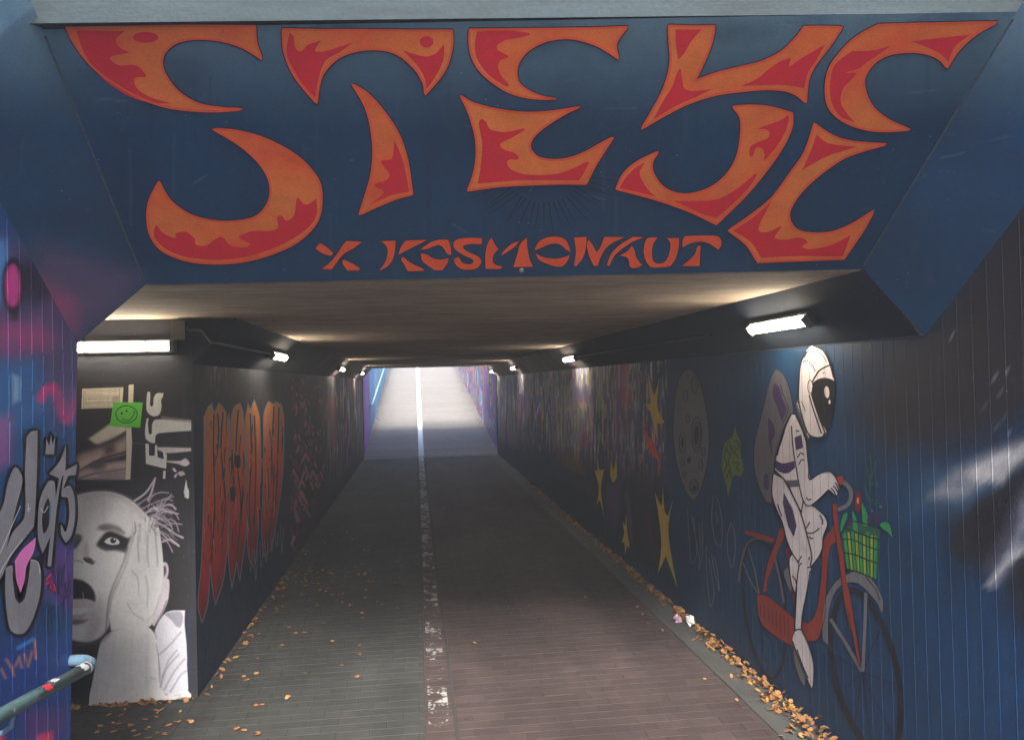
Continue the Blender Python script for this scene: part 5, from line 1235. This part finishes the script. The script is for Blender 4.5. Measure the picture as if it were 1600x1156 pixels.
# ============================================================ HANDRAILS
def rail_mat():
    m, N, L, b = new_mat('green_rail_paint'); p = pos(N, L)
    n1 = noise(N, L, 7, 5, p); n2 = noise(N, L, 38, 4, p)
    c = mixc(N, L, ramp(N, L, n1, [(.35, grey(0)), (.65, grey(1))]), (.045, .115, .10, 1), (.09, .17, .19, 1))
    n4 = noise(N, L, 22, 6, p, .75); c = mixc(N, L, ramp(N, L, n4, [(.60, grey(0)), (.64, grey(1))]), c, (.10, .05, .03, 1))
    c = mixc(N, L, ramp(N, L, n2, [(.64, grey(0)), (.70, grey(1))]), c, (.45, .5, .5, 1))
    L.new(c, b.inputs['Base Color']); b.inputs['Roughness'].default_value = .3; bump(N, L, b, n2, .3, .002); return m
m_rail = rail_mat(); m_railb = plain_mat('blue_grey_rail_paint', (.14, .25, .36, 1), .35, 0, .3)
R_ = .0245
hr = empty('handrail', (XL, 2.8, .9)); tag(hr, 'green painted pipe handrail bending into the near left wall, lower left', 'handrail')
XP = XL+.105
p1 = hit(137, 1042, (1, 0, 0), (XP, 0, 0)); p2 = hit(10, 1112, (1, 0, 0), (XP, 0, 0)); dv = (p2-p1)/np.linalg.norm(p2-p1)
end = p1; path = [(XL-.02, end[1]+.055, end[2]+.012), (XL+.035, end[1]+.055, end[2]+.012)]
bend = MB().tube([(XL-.01, end[1]+.085, end[2]+.004), (XL+.03, end[1]+.085, end[2]+.004), (XL+.065, end[1]+.078, end[2]+.003), (XP-.01, end[1]+.05, end[2]+.002), (XP, end[1]+.012, end[2]), tuple(end+dv*.02)], R_, 16)
def kid(o, par): o.parent = par; o.matrix_parent_inverse = Matrix.Translation(-Vector(par.location)); return o
kid(bend.build('rail_return', m_railb, None, True), hr)
far_end = end+dv*4.2
kid(MB().tube([end+dv*.012, end+dv*.6, end+dv*1.6, far_end], R_*1.03, 18).build('rail_pipe', m_rail, None, True), hr)
kid(MB().tube([end+dv*.004, end+dv*.026], R_*1.1, 18).build('weld_collar', m_steel, None, True), hr)
m_tape = plain_mat('white_tape', (.55, .58, .6, 1), .4, 0, .2); m_rp = plain_mat('red_paint_blob', (.6, .03, .05, 1), .5, 0, .15)
def patch(s, l, a0, a1, mt, nm):
    mb = MB(); n = 6; up = np.array([0, 0, 1.0]); a = up-up.dot(dv)*dv; a /= np.linalg.norm(a); b = np.cross(dv, a)
    if b[0] < 0: b = -b
    for i in range(n):
        pts = []
        for (ss, th) in ((s, i), (s+l, i), (s+l, i+1), (s, i+1)):
            t = a0+(a1-a0)*th/n; pts.append(end+dv*(ss+(.01*math.sin(th*2.1) if ss > s else -.008*math.sin(th*1.7)))+(R_*1.03+.0012)*(math.cos(t)*a+math.sin(t)*b))
        mb.poly(pts)
    kid(mb.build(nm, mt, None), hr)
patch(.05, .05, -.4, 1.4, m_tape, 'tape_scrap'); patch(.30, .05, -.3, .7, m_tape, 'tape_scrap'); patch(.375, .05, .3, 1.35, m_rp, 'paint_blob')
# bracket under the rail
bp0 = end+dv*.62
br = MB().tube([bp0+np.array([0, 0, -R_]), bp0+np.array([-.005, 0, -.06]), bp0+np.array([-.04, 0, -.085]), np.array([XL+.002, bp0[1], bp0[2]-.085])], .010, 10)
br.tube([np.array([XL+.001, bp0[1], bp0[2]-.085]), np.array([XL+.01, bp0[1], bp0[2]-.085])], .034, 16)
kid(br.build('bracket', m_railb, None, True), hr)
# far handrail beside the bright ramp
hf = empty('handrail', (XL, 30, 1.5)); tag(hf, 'pale blue handrail climbing beside the bright ramp beyond the tunnel', 'handrail')
q0 = hit(581, 633, (1, 0, 0), (XL+.1, 0, 0)); zr = q0[2]-ramp_z(q0[1])
m_railf = plain_mat('light_blue_rail_paint', (.35, .55, .68, 1), .35)
kid(MB().tube([(XL+.01, q0[1]-.06, q0[2]), (XL+.08, q0[1]-.05, q0[2]), (XL+.1, q0[1], q0[2]+.01)]+[(XL+.1, y, ramp_z(y)+zr) for y in (q0[1]+.3, q0[1]+5, q0[1]+12, q0[1]+24)], .03, 12).build('rail_pipe', m_railf, None, True), hf)
for k in range(7):
    y = q0[1]+1+k*3; kid(MB().tube([(XL+.1, y, ramp_z(y)+zr-.03), (XL+.09, y, ramp_z(y)+zr-.09), (XL+.002, y, ramp_z(y)+zr-.1)], .011, 8).build('bracket', m_railf, None), hf)

# ============================================================ LEAVES
def leaf_mat(name, c1, c2, attr=False):
    m, N, L, b = new_mat(name)
    if attr:
        a = N.new('ShaderNodeAttribute'); a.attribute_name = 'Col'; s = N.new('ShaderNodeSeparateColor'); L.new(a.outputs['Color'], s.inputs[0]); r = s.outputs[0]
    else:
        r = N.new('ShaderNodeObjectInfo').outputs['Random']
    c = ramp(N, L, r, [(0, c1), (.5, c2), (.8, (.40, .26, .07, 1)), (1, (.20, .09, .035, 1))])
    c = mixc(N, L, 1.0, c, ramp(N, L, noise(N, L, 90, 3, pos(N, L)), [(.3, grey(.6)), (.65, grey(1))]), 'MULTIPLY')
    L.new(c, b.inputs['Base Color']); b.inputs['Roughness'].default_value = .6; return m
m_leaf = leaf_mat('autumn_leaf', (.40, .16, .045, 1), (.45, .21, .07, 1)); m_leafA = leaf_mat('autumn_leaf_pile', (.26, .11, .04, 1), (.38, .18, .065, 1), True)
def leaf_shape(kind):
    if kind == 0: out = [(0, -.5), (.18, -.3), (.42, -.32), (.36, -.05), (.5, .12), (.22, .16), (.12, .5), (-.08, .22), (-.38, .3), (-.3, .02), (-.5, -.14), (-.24, -.24)]
    elif kind == 1: out = [(0, -.5), (.2, -.3), (.27, 0), (.17, .3), (0, .52), (-.18, .28), (-.26, 0), (-.18, -.3)]
    else: out = [(0, -.5), (.3, -.3), (.34, .05), (.1, .42), (-.16, .34), (-.36, .1), (-.28, -.28)]
    curl = [.28, .45, .6][kind]; h = lambda x, y: curl*(x*x*1.1+.6*abs(x)*y+.25*y*y)
    v = [(0, 0, 0)]+[(x, y, h(x, y)) for x, y in out]; n = len(out)
    return v, [(0, 1+i, 1+(i+1) % n) for i in range(n)]
leafme = []
for k in range(3):
    v, f = leaf_shape(k); me = bpy.data.meshes.new('leaf'); me.from_pydata(v, [], f); me.materials.append(m_leaf); leafme.append(me)
LG = 'fallen leaves scattered on the path'
rl = random.Random(3)
def zone_pts():
    out = []
    Z = [(150, 300, 1108, 1152, 24), (300, 420, 1040, 1150, 8), (385, 450, 930, 1010, 9), (420, 520, 860, 930, 22), (450, 600, 880, 945, 26), (400, 580, 940, 1060, 20), (460, 600, 860, 960, 30), (470, 560, 780, 860, 14), (520, 600, 715, 780, 6), (560, 640, 900, 1000, 3),
         (150, 260, 1125, 1156, 6), (410, 520, 1050, 1150, 2), (720, 980, 900, 1110, 3), (600, 640, 840, 900, 4), (690, 740, 780, 800, 1), (980, 1060, 890, 990, 8), (1060, 1250, 1060, 1150, 3)]
    for x0, x1, y0, y1, n in Z:
        for _ in range(n):
            x, y = rl.uniform(x0, x1), rl.uniform(y0, y1); P_ = hit(x, y, (0, 0, 1), (0, 0, 0))
            if P_[0] < XR-.02 and (P_[0] > XL+.03 or P_[1] < YP-.05) and 3.5 < P_[1] < YE and P_[0] > -3.9: out.append(P_)
    return out
for P_ in zone_pts():
    o = bpy.data.objects.new('fallen_leaf', leafme[rl.randrange(3)]); s = rl.uniform(.03, .055)
    o.location = (P_[0], P_[1], .008); o.scale = (s, s*rl.uniform(.8, 1.2), s); o.rotation_euler = (rl.uniform(-.25, .25), rl.uniform(-.25, .25), rl.uniform(0, 6.28))
    link(o); tag(o, 'dry orange brown leaf lying loose on the paving', 'leaf', LG)
def leaf_pile(name, n, fn, label_):
    V, Q, Cc = [], [], []; b = 0
    for _ in range(n):
        k = rl.randrange(3); v, f = leaf_shape(k); s = rl.uniform(.026, .062); loc = fn()
        R3 = (Matrix.Rotation(rl.uniform(0, 6.28), 3, 'Z') @ Matrix.Rotation(rl.uniform(-.8, .8), 3, 'X') @ Matrix.Rotation(rl.uniform(-.6, .6), 3, 'Y'))
        A = np.array(v)*s @ np.array(R3).T+np.array(loc); V.append(A); Q += [(a+b, c_+b, d+b) for a, c_, d in f]; b += len(A); Cc += [rl.random()]*len(A)
    V = np.concatenate(V)
    o = np_mesh(name, V, np.array(Q), m_leafA, np.array(Cc)[:, None]*np.ones(3)); return tag(o, kind='stuff')
def right_fn():
    while True:
        y = 3.35+6.0*rl.random()**1.5
        w_ = (.15 if y < 4.6 else .10 if y < 6 else .05)*(0.75+.5*math.sin(y*7)**2)
        d = abs(rl.gauss(0, 1))*w_*.55
        if d < w_*1.6: return (XR-.02-d, y, .012+max(0, (1-d/w_))*rl.random()*w_*.55)
leaf_pile('leaf_litter', 850, right_fn, '')
leaf_pile('leaf_litter', 260, lambda: (XR-.02-abs(rl.gauss(0, .05)), rl.uniform(7, 16), .01), '')
leaf_pile('leaf_litter', 70, lambda: (XL+.02+abs(rl.gauss(0, .05)), rl.uniform(5.5, 9), .01), '')
leaf_pile('leaf_litter', 60, lambda: (rl.uniform(-2.6, XL), YP-.02-abs(rl.gauss(0, .03)), .01), '')
leaf_pile('leaf_litter', 500, lambda: ((lambda s, y: (XL+.03+abs(rl.gauss(0, .12)) if s else XR-.03-abs(rl.gauss(0, .12)), y, ramp_z(y)+.012))(rl.random() < .5, rl.uniform(YE+1, YE+26))), '')
# crumpled tissue by the wall
tp = hit(1090, 975, (0, 0, 1), (0, 0, 0)); tr_ = thing('crumpled_tissue', (XR-.10, tp[1], .0), 'crumpled white and pink paper tissue among the leaves at the foot of the bicycle mural', 'litter')
def crumple(cx, cy, cz, s, mat, nm, seed):
    r = random.Random(seed); vs = []; n = 7
    for i in range(n):
        for j in range(n): 
            rr = s*(.5+.7*r.random()); a = 2*math.pi*i/n; e = math.pi*(j+.5)/n
            vs.append((cx+rr*math.sin(e)*math.cos(a), cy+rr*math.sin(e)*math.sin(a), max(.002, cz+rr*math.cos(e))))
    fs = [(i*n+j, ((i+1) % n)*n+j, ((i+1) % n)*n+j+1, i*n+j+1) for i in range(n) for j in range(n-1)]
    MB().add(vs, fs).build(nm, mat, tr_)
crumple(.03, -.03, .045, .045, plain_mat('white_tissue', (.78, .78, .8, 1), .8, 0, .1), 'white_tissue', 1)
crumple(-.03, .08, .03, .04, plain_mat('pink_tissue', (.55, .32, .42, 1), .8, 0, .2), 'pink_tissue', 4)

# ============================================================ SHADE_TREES above the cutting behind the camera, unseen, added to shade the near portal
m_shade_bark = concrete_mat('shade_tree_bark', (.09, .07, .05, 1), (.05, .04, .03, 1), (3, 3, .6))
m_shade_fol = leaf_mat('shade_tree_leaf', (.10, .11, .03, 1), (.22, .17, .04, 1), True)
def tree(loc, h, cr, seed, label, nleaf=5200):  # one unseen tree added for shade
    r = random.Random(seed); rg = np.random.default_rng(seed); t = thing('shade_tree', loc, label, 'tree', 'unseen trees added behind the camera to shade the near portal')
    mb = MB(); tp_ = (r.uniform(-.4, .4), r.uniform(-.4, .4), h*.75); mb.tube([(0, 0, -.2), (tp_[0]*.3, tp_[1]*.3, h*.3), tp_], [.28, .2, .08], 9)
    cl = []
    for i in range(11):
        a = r.uniform(0, 6.28); z = r.uniform(.35, .85)*h; e = (cr*.75*math.cos(a)*r.uniform(.5, 1), cr*.75*math.sin(a)*r.uniform(.5, 1), z+r.uniform(.3, 1.4))
        mb.tube([(tp_[0]*.4, tp_[1]*.4, z*.75), (e[0]*.5, e[1]*.5, (z*.75+e[2])/2+.2), e], [.09, .05, .02], 6); cl.append(e)
    mb.build('shade_tree_trunk', m_shade_bark, t)
    cl = np.array(cl+[(tp_[0], tp_[1], h*.95)]); idx = rg.integers(0, len(cl), nleaf)
    c = cl[idx]+rg.normal(0, 1, (nleaf, 3))*np.array([cr*.28, cr*.28, cr*.22]); s = rg.uniform(.07, .14, nleaf)
    d1 = rg.normal(0, 1, (nleaf, 3)); d1 /= np.linalg.norm(d1, axis=1)[:, None]; d2 = np.cross(d1, rg.normal(0, 1, (nleaf, 3))); d2 /= np.linalg.norm(d2, axis=1)[:, None]
    V = np.stack([c-d1*s[:, None], c+d2*s[:, None]*.6, c+d1*s[:, None], c-d2*s[:, None]*.6], 1).reshape(-1, 3); Q = np.arange(nleaf*4).reshape(-1, 4)
    np_mesh('crown', V, Q, m_shade_fol, np.repeat(rg.random(nleaf), 4)[:, None]*np.ones(3), t)
for i, (x, y, h, cr, lb) in enumerate(SHADE_TREES): tree((x, y, GL), h, cr, 30+i, lb)
